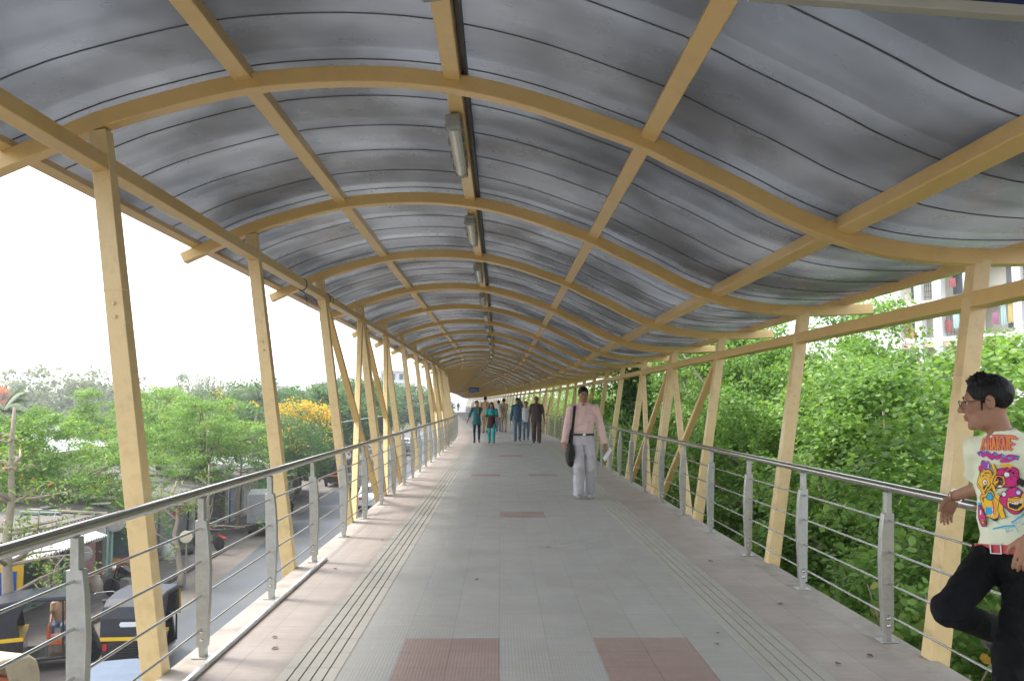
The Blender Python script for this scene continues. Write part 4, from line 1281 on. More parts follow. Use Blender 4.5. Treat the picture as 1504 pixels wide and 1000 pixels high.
def hand(S, W, d, n, t, s, curl=(.25, .5, .4), spread=.0, k=.005, thumb=(.75, .6)):
    """W wrist, d towards the fingers, n out of the back of the hand, t towards the thumb"""
    d, n, t = nz(d), nz(n), nz(t)
    B = np.stack([t, n, d], 1)
    S.ell(W + d * .048 * s, V3(.040, .0175, .056) * s, B, .012)
    S.cap(W + d * .072 * s + t * .024 * s, W + d * .074 * s - t * .026 * s, .014 * s, .0125 * s, .008)
    for j, (o, ln, r_) in enumerate(((.029, .070, .0088), (.0095, .079, .009), (-.0105, .073, .0086), (-.029, .057, .0078))):
        p = W + d * .084 * s + t * o * s
        ang = 0.0
        dirn = nz(d + t * (spread * (1.5 - j)))
        for q, fr in enumerate((.44, .32, .24)):
            ang += curl[q] * (1 + .12 * (j - 1))
            v = dirn * math.cos(ang) - n * math.sin(ang)
            e = p + v * ln * fr * s
            S.cap(p, e, r_ * (1 - .1 * q) * s, r_ * (.92 - .1 * q) * s, k)
            p = e
    p = W + d * .022 * s + t * .03 * s
    v = nz(d * thumb[0] + t * thumb[1] - n * .25)
    e = p + v * .046 * s; S.cap(p, e, .0135 * s, .0105 * s, .008)
    v = nz(d * (thumb[0] + .5) + t * thumb[1] * .35 - n * .3)
    S.cap(e, e + v * .03 * s, .0102 * s, .0085 * s, k)

def figure(label, J, c, loc, rz=0.0, name='person', group=None):
    """J: joints, c: clothes and sizes.  All joint coordinates are relative to loc before the turn rz"""
    h = c['h']; s = c.get('s', 1.0); hs = c.get('hs', 1.04) * s
    root = empty(name, loc, rz, label, 'person', group)
    Jv = [v for k_, v in J.items() if k_ not in ('fdir', 'hup', 'hands')]
    lo = np.min(Jv, 0) - .22; hi = np.max(Jv, 0) + .22
    lo[2] = min(lo[2], -.02)
    sk = SDF(lo, hi, h); sh = SDF(lo, hi, h * c.get('ch', 1.0)); tr = SDF(lo, hi, h * c.get('ch', 1.0))
    up = nz(J['neck'] - J['pelvis']); rt = nz(J['shR'] - J['shL']); fw = nz(np.cross(up, rt)); rt = np.cross(fw, up)
    B = np.stack([rt, fw, up], 1)
    w = c.get('w', 1.0)
    # ---- skin
    T, HB = face_prims(sk, J['head'], J['fdir'], J.get('hup', up), hs)
    sk.cap(J['head'] + HB @ (V3(0, .022, -.07) * hs), J['neck'] - up * .03, .050 * s, .060 * s, .03)
    ch = J['chest']
    sk.ell(ch, V3(.145 * w, .09, .19) * s, B, .03)
    sk.cap(J['shL'], J['shR'], .044 * s, .044 * s, .05)
    mid = (ch + J['pelvis']) / 2
    sk.ell(mid, V3(.12 * w, .08, .17) * s, B, .05); sk.ell(J['pelvis'], V3(.135 * w, .09, .10) * s, B, .05)
    for a in 'LR':
        sk.cap(J['sh' + a], J['el' + a], .047 * s, .038 * s, .03); sk.cap(J['el' + a], J['wr' + a], .039 * s, .0255 * s, .015, )
        sk.cap(J['hip' + a], J['kn' + a], .060 * s, .042 * s, .03); sk.cap(J['kn' + a], J['an' + a], .041 * s, .032 * s, .02)
        ft = nz(J['toe' + a] - J['an' + a])
        sk.cap(J['an' + a] - V3(0, 0, .03), J['toe' + a], .032 * s, .022 * s, .02)
    for a in 'LR':
        hd = J['hands'].get(a)
        if hd: hand(sk, J['wr' + a], *hd['dir'], s * c.get('hand', 1.0), hd.get('curl', (.25, .5, .4)), hd.get('spread', .0), k=min(.005, h), thumb=hd.get('thumb', (.75, .6)))
    me = sk.mesh('body')
    co = np.zeros(len(me.vertices) * 3, np.float32); me.vertices.foreach_get('co', co); co = co.reshape(-1, 3)
    lc = ((co - J['head']) @ HB) / hs
    lip = ((np.abs(lc[:, 0]) < .024 * (1 - ((lc[:, 2] + .066) / .022) ** 2)) & (lc[:, 1] < -.085) & (np.abs(lc[:, 2] + .066) < .0165)).astype(np.float32)
    me.attributes.new('lip', 'FLOAT', 'POINT').data.foreach_set('value', lip * .45)
    body = link('body', me, M[c.get('skin', 'skin')], root)
    # ---- eyes and brows
    if c.get('eyes', True):
        for sx in (-1, 1):
            m = MB()
            ce = T(sx * .031, -.0772, .002); r_ = .0105 * hs
            fwd = -HB[:, 1]
            for (rr, mi, o) in ((r_, 0, 0), (r_ * .70, 1, r_ * .50)):
                cc = ce + fwd * o
                nn = 10
                vs = [tuple(cc + rr * (HB[:, 0] * math.sin(p) * math.cos(q) + HB[:, 1] * math.sin(p) * math.sin(q) + HB[:, 2] * math.cos(p))) for p in np.linspace(.01, math.pi - .01, nn) for q in np.linspace(0, 2 * math.pi, nn, endpoint=False)]
                fs = [(i * nn + j, i * nn + (j + 1) % nn, (i + 1) * nn + (j + 1) % nn, (i + 1) * nn + j) for i in range(nn - 1) for j in range(nn)]
                m.add(vs, fs, mi)
            m.build('eye', [M['eye_white'], M['hair']], root, smooth=True)
            m = MB(); m.tube([T(sx * .014, -.0935, .0215), T(sx * .030, -.0925, .0275), T(sx * .046, -.080, .0225)], [.003 * hs, .0042 * hs, .002 * hs], 6)
            m.build('eyebrow', M['hair'], root, smooth=True)
        if c.get('moustache'):
            m = MB(); m.tube([T(-.026, -.098, -.056), T(-.012, -.106, -.049), T(.012, -.106, -.049), T(.026, -.098, -.056)], [.003 * hs, .0055 * hs, .0055 * hs, .003 * hs], 6)
            m.build('moustache', M['hair'], root, smooth=True)
    # ---- hair
    hr = SDF(J['head'] - .24 * s, J['head'] + .24 * s, min(h, .008) if h < .012 else h * .75)
    if c.get('hair') == 'long': hr = SDF(J['head'] - V3(.2, .2, .42) * s, J['head'] + .22 * s, h * .75)
    st = c.get('hair', 'short')
    hr.ell(T(0, .017, .036), V3(.081, .097, .091) * hs, HB, 0)
    if st == 'spiky':
        g = np.random.default_rng(4)
        for _ in range(120):
            a_ = g.uniform(-1.9, 1.9); z_ = g.uniform(.55, 1.0)
            rr = math.sqrt(1 - z_ * z_)
            u_ = V3(math.sin(a_) * rr, -math.cos(a_) * rr, z_)
            p0 = V3(0, .012, .038) + u_ * V3(.078, .092, .086); p1 = p0 + (u_ * .6 + V3(0, -.45, .45)) * g.uniform(.008, .020)
            hr.cap(T(*p0), T(*p1), .008 * hs, .002 * hs, .004)
    hr.ell(T(0, -.112, -.030), V3(.082, .085, .088) * hs, HB, .006, cut=True)
    for sx in (-1, 1):
        hr.ell(T(sx * .085, -.040, -.05), V3(.04, .042, .062) * hs, HB, .006, cut=True)
        hr.ell(T(sx * .086, .012, -.012), V3(.022, .024, .036) * hs, HB, .004, cut=True)
        if st == 'spiky': hr.cap(T(sx * .0745, -.018, .012), T(sx * .071, -.026, -.038), .007 * hs, .004 * hs, .004)
    hr.ell(T(0, .02, -.16), V3(.12, .13, .10) * hs, HB, .006, cut=True)
    if st == 'bald':
        hr.ell(T(0, -.02, .09), V3(.075, .11, .07) * hs, HB, .004, cut=True)
    if st == 'long':
        for sx in (-1, 1):
            hr.cap(T(sx * .066, .02, .02), T(sx * .078, .03, -.12), .03 * hs, .038 * hs, .02); hr.cap(T(sx * .078, .03, -.12), T(sx * .085, .03, -.21), .036 * hs, .018 * hs, .02)
        hr.cap(T(0, .07, .02), T(0, .08, -.20), .06 * hs, .05 * hs, .03)
    if st == 'tied': hr.ell(T(0, .115, -.0), V3(.04, .04, .045) * hs, HB, .01)
    hr.wrinkle(.0022, 160, 3, stretch=(1, 1, .5))
    link('hair', hr.mesh('hair'), M[c.get('hairm', 'hair')], root)
    # ---- top
    g_ = c.get('loose', .014)
    sh.ell(ch, V3(.150 * w + g_, .098 + g_, .20) * s, B, .0)
    sh.cap(J['shL'] - up * .012 + rt * .03, J['shR'] - up * .012 - rt * .03, (.046 + g_ * .5) * s, k=.05)
    sh.cap(J['shL'] - rt * 0, J['neck'], .045 * s, .052 * s, .03); sh.cap(J['shR'], J['neck'], .045 * s, .052 * s, .03)
    bel = c.get('belly', 0)
    sh.ell(mid + fw * bel * .5, V3(.132 * w + g_, .092 + g_ + bel, .22) * s, B, .05)
    sh.cap(J['neck'] - up * .10 - fw * .005, J['neck'] - up * .005, .088 * s, .070 * s, .035)
    hem = c.get('hem', .02)
    if hem > 0 and not c.get('skirt'):
        sh.cap(J['pelvis'] + up * .10, J['pelvis'] - up * (hem + .06), .158 * s * w, .182 * s * w, .05, sq=(fw, .74))
        if bel: sh.ell(J['pelvis'] + fw * bel * .6 + up * .04, V3(.14 * w, .12 + bel, .16) * s, B, .05)
    elif not c.get('skirt'): sh.ell(J['pelvis'], V3(.143 * w + g_, .104 + g_, .16) * s, B, .05)
    if c.get('skirt'):
        sh.cap(J['pelvis'] + up * .06, J['pelvis'] - V3(0, 0, 1) * (c['skirt'] + .05), .168 * s * w, .26 * s * w, .06, sq=(fw, .86))
    for a in 'LR':
        SH, EL, WR = J['sh' + a], J['el' + a], J['wr' + a]
        r0, r1, r2 = [x_ * s for x_ in c.get('sleeve_r', (.060, .056, .042))]
        if c['sleeve'] == 'short':
            e = SH + (EL - SH) * c.get('slen', .72); u_ = nz(EL - SH)
            sh.cap(SH, e + u_ * .06, r0, r1 * 1.06, .025, ends=[(e, u_)])
        elif c['sleeve'] == 'three':
            e = EL + (WR - EL) * .3; u_ = nz(WR - EL)
            sh.cap(SH, EL, r0, r1, .025); sh.cap(EL, e + u_ * .05, r1, r2 * 1.05, .02, ends=[(e, u_)])
        else:
            e = EL + (WR - EL) * .95; u_ = nz(WR - EL)
            sh.cap(SH, EL, r0, r1, .025); sh.cap(EL, e + u_ * .06, r1, r2, .02, ends=[(e, u_)])
    # trim at hem, open the neck
    hp = J['pelvis'] - up * hem
    if not c.get('skirt'):
        for sdir in (1,):
            sl, p = sh.sub(sh.lo, sh.lo + sh.n * sh.h)
            lat = np.abs((p - hp.astype(np.float32)) @ rt.astype(np.float32)); pr = np.abs((p - hp.astype(np.float32)) @ fw.astype(np.float32))
            d = (hp.astype(np.float32) - p) @ up.astype(np.float32)
            near = (lat < .23 * s * w) & (pr < .19 * s + bel)
            if 'hem_guard' in c: near &= c['hem_guard'](p)
            sh.D = np.where(near, np.maximum(sh.D, d), sh.D)
    else:
        sh.plane(J['pelvis'] - V3(0, 0, c['skirt'] * .98), (0, 0, -1))
    nb = J['neck'] + up * .03 + fw * .02
    nk = c.get('neck', .068)
    sh.cap(J['neck'] + up * c.get('nkup', .015) + fw * .012, J['neck'] + up * .2 + fw * .03, nk * s, nk * 1.5 * s, .008, cut=True)
    if c.get('vneck'): sh.cap(J['neck'] + fw * .07 + up * .05, J['neck'] + fw * .12 - up * (c['vneck'] + .02), .042 * s, .010, .004, cut=True)
    sh.wrinkle(c.get('fold', .0065), c.get('ff', 60), c.get('seed', 1), stretch=c.get('fstretch', (1, 1, .6)))
    top = link(c.get('topname', 'shirt'), sh.mesh('shirt'), M[c['top']], root)
    # ---- trousers
    wd = c.get('leg_r', (.088, .066, .058))
    tr.ell(J['pelvis'] - up * .01, V3(.143 * w, .104, .115) * s, B, 0)
    tr.cap(J['pelvis'], J['pelvis'] + up * (c.get('waist', .07) + .05), .15 * s * w, .148 * s * w, .03, sq=(fw, .76))
    if bel: tr.ell(J['pelvis'] + fw * bel * .3, V3(.14 * w, .10 + bel * .5, .08) * s, B, .03)
    for a in 'LR':
        H_, K_, A_ = J['hip' + a], J['kn' + a], J['an' + a]
        tr.cap(H_, K_, wd[0] * s, wd[1] * s, .035)
        u_ = nz(A_ - K_); e = K_ + (A_ - K_) * c.get('tlen', 1.0)
        tr.cap(K_, e + u_ * .05, wd[1] * s, wd[2] * s, .02, ends=[(e + u_ * .02, u_)])
    sl, p = tr.sub(tr.lo, tr.lo + tr.n * tr.h)
    wl = J['pelvis'] + up * c.get('waist', .07)
    tr.D = np.maximum(tr.D, (p - wl.astype(np.float32)) @ up.astype(np.float32)); del p
    tr.wrinkle(c.get('tfold', .0065), c.get('tf', 60), 9, stretch=(1, 1, .7))
    link('trousers', tr.mesh('trousers'), M[c['bottom']], root)
    # ---- shoes
    for a in 'LR':
        an, to = J['an' + a], J['toe' + a]
        f_ = nz(to - an + V3(0, 0, 0)); f_[2] = f_[2] if c.get('heel') else f_[2]
        q = SDF(np.minimum(an, to) - .12, np.maximum(an, to) + .12, min(h, .01))
        hl = an + V3(0, 0, -.045) * s - nz(V3(f_[0], f_[1], 0)) * .03
        q.cap(hl, to, .036 * s, .036 * s, .02); q.cap(hl, an + V3(0, 0, -.005), .038 * s, .042 * s, .02)
        if not c.get('lift', {}).get(a): q.plane((0, 0, max(min(hl[2], to[2]) - .026 * s, c.get('ground', 0) + .0)), (0, 0, -1))
        link('shoe', q.mesh('shoe'), M[c.get('shoes', 'black')], root)
    return root, J, dict(B=B, fw=fw, rt=rt, up=up, T=T, HB=HB, top=top, body=body, hs=hs)

def walker(H_, lead='L', stride=.24, arms=None, gaze=(0, -1, 0), turn=0.0, lean=0.0):
    """joints of someone walking towards -y; their right is -x"""
    k = H_
    J = {}
    J['pelvis'] = V3(0, 0, .525 * k); J['chest'] = V3(0, -lean * .5, .71 * k); J['neck'] = V3(0, .01 - lean, .845 * k); J['head'] = V3(0, -.015 - lean * 1.2, .932 * k)
    sw = .108 * k
    J['shR'] = V3(-sw, .01 - lean, .808 * k); J['shL'] = V3(sw, .01 - lean, .808 * k)
    for a, sx in (('R', -1), ('L', 1)):
        J['hip' + a] = V3(sx * .052 * k, 0, .50 * k)
        if a == lead: an = V3(sx * .05 * k, -stride * .55, .052 * k); toe = an + V3(sx * .02, -.15, -.022 * k)
        else: an = V3(sx * .05 * k, stride * .55, .075 * k); toe = an + V3(sx * .02, -.135, -.055 * k)
        J['an' + a] = an; J['toe' + a] = toe
        J['kn' + a] = ik(J['hip' + a], an, .245 * k, .24 * k, (sx * .05, -1, 0))
        w_ = (arms or {}).get(a)
        if w_ is None: w_ = V3(sx * .15 * k, .02, .49 * k)
        J['wr' + a] = np.array(w_, float)
        J['el' + a] = ik(J['sh' + a], J['wr' + a], .172 * k, .150 * k, (sx * .35, 1, -.1))
    J['fdir'] = np.array(gaze, float); J['hup'] = V3(0, 0, 1)
    J['hands'] = {}
    for a, sx in (('R', -1), ('L', 1)):
        d = nz(J['wr' + a] - J['el' + a] + V3(0, 0, -.05)); J['hands'][a] = dict(dir=(d, V3(sx, .1, 0), V3(0, -1, 0)), curl=(.35, .5, .4))
    return J

# ---------------------------------------------------- man in the pink shirt
M['pink_shirt'] = cloth('pale_pink_cotton', (.74, .52, .48), var=.08)
M['white_trouser'] = cloth('pale_grey_trousers', (.52, .50, .53), var=.07)
M['grey_shoe'] = mat('grey_sneaker', (.38, .38, .38), .6, var=.3, vs=30)
M['belt'] = mat('dark_belt', (.03, .018, .014), .4)
PK = P(13.52, 0, 0)
k = 1.76
J = walker(k, lead='R', stride=.16, arms={'R': V3(-.315, -.05, .86), 'L': V3(.345, -.04, .84)}, gaze=(.05, -1, -.16))
J['anL'][1] = .06; J['toeL'] = J['anL'] + V3(.03, -.15, -.07); J['anL'][2] = .09; J['toeL'][2] = .026
J['knL'] = ik(J['hipL'], J['anL'], .245 * k, .24 * k, (.05, -1, 0))
J['hands']['R'] = dict(dir=(V3(.15, -.25, -.95), V3(-.8, -.6, 0), V3(.5, -.8, 0)), curl=(.3, .5, .4))
J['hands']['L'] = dict(dir=(V3(.10, -.35, -.9), V3(.8, -.5, 0), V3(-.5, -.8, 0)), curl=(.6, .7, .5))
pk, J, f_ = figure('man in a pale pink shirt and light grey trousers walking with a black shoulder bag', J,
    dict(h=.008, sleeve='long', top='pink_shirt', bottom='white_trouser', shoes='grey_shoe', hair='short', hem=-.06, waist=.10, w=1.04, loose=.020, leg_r=(.096, .082, .085), sleeve_r=(.068, .062, .05),
         fold=.0085, ff=60, tfold=.0095, tf=50, seed=5, neck=.062, vneck=.07, tlen=1.02), (1.33, 13.52, 0))
def ring(mb, c, B, rx, ry, hgt, th, n=28, mi=0, a0=0, a1=2 * math.pi):
    vs, fs = [], []
    full = abs(a1 - a0 - 2 * math.pi) < 1e-6
    kk = n if full else n + 1
    for i in range(kk):
        a = a0 + (a1 - a0) * i / n
        for (e, z) in ((0, -hgt / 2), (th, -hgt / 2), (th, hgt / 2), (0, hgt / 2)):
            vs.append(tuple(c + B[:, 0] * (rx + e) * math.cos(a) + B[:, 1] * (ry + e) * math.sin(a) + B[:, 2] * z))
    for i in range(n if full else kk - 1):
        j = (i + 1) % kk
        for q in range(4): fs.append((i * 4 + q, i * 4 + (q + 1) % 4, j * 4 + (q + 1) % 4, j * 4 + q))
    return mb.add(vs, fs, mi)
ring(MB(), J['pelvis'] + f_['up'] * .080, f_['B'], .166, .124, .035, .006).build('belt', M['belt'], pk)
MB().box(tuple(J['pelvis'] + f_['up'] * .080 + f_['fw'] * .132), (.045, .006, .04)).build('buckle', M['steel'], pk)
# collar, placket, pocket
for sx in (-1, 1):
    m = MB(); nk = J['neck'] + f_['up'] * .045 + f_['fw'] * .055
    a, b = nk + f_['rt'] * sx * .045 + V3(0, .03, .02), nk + f_['rt'] * sx * .010 + f_['fw'] * .035 - V3(0, 0, .045)
    c_, d_ = nk + f_['rt'] * sx * .075 + f_['fw'] * .03 - V3(0, 0, .07), nk + f_['rt'] * sx * .085 + V3(0, .03, -.01)
    vs = [a, b, c_, d_]; vs += [v + f_['fw'] * .008 for v in vs]
    m.add(vs, [(0, 1, 2, 3), (7, 6, 5, 4), (0, 1, 5, 4), (1, 2, 6, 5), (2, 3, 7, 6), (3, 0, 4, 7)]); m.build('collar', M['pink_shirt'], pk, bevel=.003)
MB().tube([J['neck'] + f_['fw'] * .118 - V3(0, 0, .06 + .075 * k) + f_['fw'] * (.004 * math.sin(k)) for k in range(1, 6)], .003, 5).build('placket', M['pink_shirt'], pk)
pkt = MB(); pc0 = J['chest'] + f_['fw'] * .117 - f_['rt'] * .085 + V3(0, 0, .02)
pkt.bar(pc0 + V3(0, 0, -.055), pc0 + V3(0, 0, .05), .10, .012, f_['fw']); pkt.build('pocket', M['pink_shirt'], pk, bevel=.004)
# bag and paper he carries
M['bag'] = mat('black_canvas', (.014, .013, .014), .8, bump=.4, bs=200)
bag = empty('shoulder_bag', (1.33 - .215, 13.52 - .0, .60), 0, 'black shoulder bag hanging at the hip of the man in the pink shirt', 'bag')
q = SDF(V3(-.14, -.24, -.16), V3(.14, .24, .40), .009)
q.cap((0, -.10, .13), (0, .10, .13), .14, .14, 0, sq=((1, 0, 0), .42)); q.cap((0, -.09, .02), (0, .09, .02), .13, .13, .06, sq=((1, 0, 0), .45)); q.wrinkle(.004, 30, 2)
link('pouch', q.mesh('pouch'), M['bag'], bag)
m = MB()
o = V3(1.33 - .215, 13.52, .60)
st = [V3(.01, -.10, .24), V3(.03, -.145, .50), V3(.055, -.125, .72), V3(.075, -.06, .855), V3(.08, .03, .865), V3(.06, .12, .75), V3(.02, .12, .45), V3(.0, .10, .24)]
for a, b in zip(st[:-1], st[1:]): m.bar(a, b, .042, .006, nz(np.cross(b - a, V3(1, 0, 0))))
m.build('strap', M['bag'], bag)
pw = J['wrL'] + V3(1.33, 13.52, 0)
pp_ = MB()
pp_.box((0, 0, 0), (.012, .16, .21), (.25, .5, .2)); pp_.box((.01, .004, -.004), (.006, .15, .20), (.27, .53, .2))
o = pp_.build('folded_paper', M['white']); o.location = tuple(pw + V3(.02, -.09, -.14)); tag(o, 'folded white paper held in the hand of the man in the pink shirt', 'paper')

# ------------------------------------------------- people further along
M['teal'] = cloth('teal_cotton', (.012, .135, .15)); M['navy_cloth'] = cloth('navy_cotton', (.016, .022, .06)); M['brown_cloth'] = cloth('dark_brown_cotton', (.05, .022, .018))
M['turq'] = cloth('turquoise_cotton', (.02, .36, .35)); M['blue_print'] = mat('blue_patterned_cotton', (.06, .13, .20), .85, var=.75, vs=16); M['jeans'] = cloth('washed_denim', (.13, .18, .26))
M['maroon_grey'] = cloth('dark_taupe_cotton', (.095, .065, .065)); M['khaki'] = cloth('khaki_cotton', (.36, .28, .17)); M['tan'] = cloth('tan_cotton', (.44, .28, .17)); M['white_cloth'] = cloth('white_cotton', (.66, .66, .68))
M['sandal'] = mat('brown_sandal', (.12, .06, .035), .6); M['gold'] = mat('gold_trim', (.55, .42, .20), .5); M['red_cloth'] = cloth('red_cotton', (.30, .02, .03)); M['green_cloth'] = cloth('green_cotton', (.05, .14, .09))
HL = .016
def person(x, y_, H_, label, c, lead='L', stride=.3, arms=None, gaze=(0, -1, 0), rz=0.0):
    J = walker(H_, lead, stride, arms, gaze)
    c = dict(dict(h=HL, eyes=y_ < 50, s=H_ / 1.7), **c)
    return figure(label, J, c, (x, y_, 0), rz)
wm = dict(sleeve='three', skin='skin', hair='tied', shoes='sandal', w=.88)
w1, Jw, fw1 = person(-.90, 32.3, 1.60, 'woman in a dark teal tunic and navy leggings, hand raised to her shoulder', dict(wm, top='teal', bottom='navy_cloth', skirt=.16, topname='kurta', leg_r=(.075, .055, .042), vneck=.10), 'R', .26,
       {'R': V3(-.36, -.05, .80), 'L': V3(.06, -.16, 1.20)}, (.5, -1, 0))
ring(MB(), Jw['pelvis'] - V3(0, 0, .125), np.eye(3), .195, .143, .05, .006).build('hem_band', M['gold'], w1)
w2, Jw, _ = person(-.33, 31.8, 1.54, 'woman in a turquoise and dark brown tunic with bright turquoise trousers', dict(wm, top='brown_cloth', bottom='turq', skirt=.24, topname='kurta', hair='long', leg_r=(.085, .07, .055), sleeve='short', slen=.95), 'L', .16,
       {'R': V3(-.235, -.03, .74), 'L': V3(.25, -.02, .75)})
# her turquoise yoke and sleeves
q = SDF(V3(-.36, -.25, .95), V3(.36, .25, 1.42), .012)
Bx = np.eye(3)
q.ell(Jw['chest'] + V3(0, 0, .03), V3(.152, .124, .22) * .93, Bx, 0); q.cap(Jw['shL'] - V3(.03, 0, .012), Jw['shR'] + V3(.03, 0, -.012), .056, k=.04)
for a in 'LR': q.cap(Jw['sh' + a], Jw['sh' + a] + (Jw['el' + a] - Jw['sh' + a]) * .98, .063, .062, .02)
q.plane((0, 0, 1.06), (0, 0, -1)); q.cap(Jw['neck'] + V3(0, -.02, .01), Jw['neck'] + V3(0, -.05, .2), .062, .09, .01, cut=True)
link('yoke', q.mesh('yoke'), M['turq'], w2)
person(.68, 33.4, 1.72, 'man in a blue patterned shirt and jeans raising a phone to his ear', dict(sleeve='long', top='blue_print', bottom='jeans', hem=.10, skin='skin_dark', loose=.02), 'R', .42,
       {'R': V3(-.27, .02, .80), 'L': V3(.13, -.13, 1.42)}, (.25, -1, 0))
person(1.36, 31.8, 1.76, 'heavy man in a dark taupe shirt and matching trousers walking towards the viewer', dict(sleeve='short', top='maroon_grey', bottom='maroon_grey', hem=.13, belly=.03, skin='skin_dark', w=1.2, slen=.95, hair='bald', leg_r=(.10, .082, .075)), 'L', .3,
       {'R': V3(-.30, .04, .84), 'L': V3(.31, -.06, .84)})
person(.18, 43.6, 1.74, 'man in matching khaki shirt and trousers walking away with hands behind his back', dict(sleeve='long', top='khaki', bottom='khaki', hem=.10, w=1.08, eyes=False), 'L', .2,
       {'R': V3(-.03, .17, .92), 'L': V3(.05, .17, .95)}, rz=math.pi)
person(-.76, 42.6, 1.84, 'man in a tan shirt walking away behind the two women', dict(sleeve='long', top='tan', bottom='khaki', hem=.10, eyes=False), 'L', .2, rz=math.pi)
person(-.10, 44.7, 1.66, 'person in a white shirt walking away beside the man in khaki', dict(sleeve='short', top='white_cloth', bottom='jeans', hem=.10, eyes=False), 'R', .25, rz=math.pi)
person(1.05, 34.6, 1.58, 'person in a pale shirt half hidden between the blue-shirted and dark-shirted men', dict(sleeve='long', top='white_cloth', bottom='jeans', hem=.10, eyes=False), 'R', .25)

# --------------------------------- young man leaning on the railing (close)
M['tee'] = cloth('pale_lime_cotton', (.76, .78, .58), var=.06, vs=6)
M['black_jeans'] = mat('black_denim', (.0032, .0032, .0042), .8, var=.35, vs=8, bump=.5, bs=220, dirt=(.009, .010, .016), ds=5, da=.7, spec=.2)
M['red_belt'] = mat('red_belt', (.50, .022, .03), .45, var=.1)
HO = V3(2.25, 3.85, 0)
W_ = lambda x_, y_, z_: V3(x_, y_, z_) - HO
J = dict(pelvis=W_(2.315, 3.83, .80), chest=W_(2.37, 3.91, 1.13), neck=W_(2.338, 3.90, 1.34), head=W_(2.272, 3.905, 1.508),
         shR=W_(2.285, 4.03, 1.285), shL=W_(2.465, 3.765, 1.285), elR=W_(2.40, 4.19, 1.085), wrR=W_(2.385, 4.45, 1.01), elL=W_(2.43, 3.54, 1.07), wrL=W_(2.19, 3.50, .945),
         hipR=W_(2.26, 3.895, .80), hipL=W_(2.355, 3.765, .80), knR=W_(1.955, 3.72, .60), anR=W_(2.29, 3.92, .455), toeR=W_(2.33, 3.945, .30),
         knL=W_(2.15, 3.60, .455), anL=W_(2.03, 3.475, .075), toeL=W_(1.93, 3.36, .03))
J['fdir'] = nz(V3(-.86, .50, -.10)); J['hup'] = V3(.05, 0, 1)
J['hands'] = {'R': dict(dir=(V3(-.25, .22, -.95), V3(.1, .95, .25), V3(-.95, -.1, .25)), curl=(.18, .35, .25), thumb=(.9, .45)),
              'L': dict(dir=(V3(-.40, -.12, -.90), V3(-.55, -.80, .25), V3(-.75, .62, .2)), curl=(.25, .45, .3))}
hero, J, f_ = figure('young man in glasses and a pale printed T-shirt leaning on the railing', J,
    dict(h=.006, ch=1.15, sleeve='short', top='tee', bottom='black_jeans', shoes='black', hair='spiky', hem=-.045, waist=.055, w=.98, loose=.018, leg_r=(.090, .067, .062), sleeve_r=(.062, .068, .05), slen=.70,
         fold=.0075, ff=50, tfold=.008, tf=62, seed=12, neck=.052, nkup=.035, s=.97, hs=1.06, lift={'R': 1}, ground=0.0, fstretch=(1, 1, .8)), tuple(HO))
up, fw, rt, B, T = f_['up'], f_['fw'], f_['rt'], f_['B'], f_['T']
ring(MB(), J['pelvis'] + up * .042, B, .150, .112, .038, .007).build('belt', M['red_belt'], hero)
m = MB(); bc = J['pelvis'] + up * .042 + fw * .122 + rt * .012
for du, dv, sx, sz in ((-.022, 0, .006, .044), (.022, 0, .006, .044), (0, .020, .048, .005), (0, -.020, .048, .005)):
    c0 = bc + rt * du + up * dv
    m.bar(c0 - up * sz / 2, c0 + up * sz / 2, sx, .008, fw)
m.build('buckle', M['steel_plate'], hero, bevel=.001)
# glasses
m = MB()
for sx in (-1, 1):
    pts = [T(sx * (.031 + .021 * math.cos(a)), -.1125 + .010 * (abs(math.cos(a)) if math.cos(a) * 1 > 0 else 0), .000 + .0145 * math.sin(a)) for a in np.linspace(0, 2 * math.pi, 17)]
    m.tube(pts, .0016, 6)
    m.tube([T(sx * .052, -.103, .006), T(sx * .074, -.06, .006), T(sx * .082, .0, .008), T(sx * .080, .02, -.004)], .0017, 6)
m.tube([T(-.010, -.1145, .004), T(0, -.117, .006), T(.010, -.1145, .004)], .0015, 6)
m.build('glasses', M['black'], hero, smooth=True)
# bracelet and watch
def band(w0, w1, rad, hgt, name, m_):
    d = nz(w1 - w0); a = nz(np.cross(d, V3(0, 0, 1))); b = np.cross(d, a)
    return ring(MB(), w0 * .88 + w1 * .12, np.stack([a, b, d], 1), rad, rad, hgt, .003).build(name, m_, hero, smooth=False)
band(J['wrR'], J['elR'], .0315, .008, 'bracelet', M['steel'])
band(J['wrL'], J['elL'], .0315, .02, 'watch', M['black'])
dl = nz(J['wrL'] - J['elL']); o_ = nz(V3(-.55, -.80, .25)); o_ = nz(o_ - dl * (o_ @ dl)); cx = np.cross(dl, o_)
wc = J['wrL'] * .88 + J['elL'] * .12 + o_ * .035
Mx = Matrix([[cx[i], dl[i], o_[i]] for i in range(3)])
MB().box(tuple(wc), (.034, .036, .010), Mx).build('watch_case', M['steel'], hero, bevel=.003)
MB().box(tuple(wc + o_ * .006), (.026, .028, .003), Mx).build('watch_face', M['white'], hero)

# ---- the bright graffiti print: flat shapes laid on the cloth
from mathutils.bvhtree import BVHTree
sme = f_['top'].data
bvh = BVHTree.FromPolygons([v.co.copy() for v in sme.vertices], [tuple(p.vertices) for p in sme.polygons])
pc = {'po': (.80, .30, .04), 'pm': (.62, .03, .20), 'pv': (.28, .07, .38), 'py': (.82, .50, .04), 'pw': (.80, .78, .74), 'pk': (.03, .02, .03), 'pb': (.03, .38, .68), 'pc': (.25, .58, .70), 'pr': (.62, .05, .04)}
for k_, c_ in pc.items(): M[k_] = mat('print_' + k_, c_, .8, var=.06)
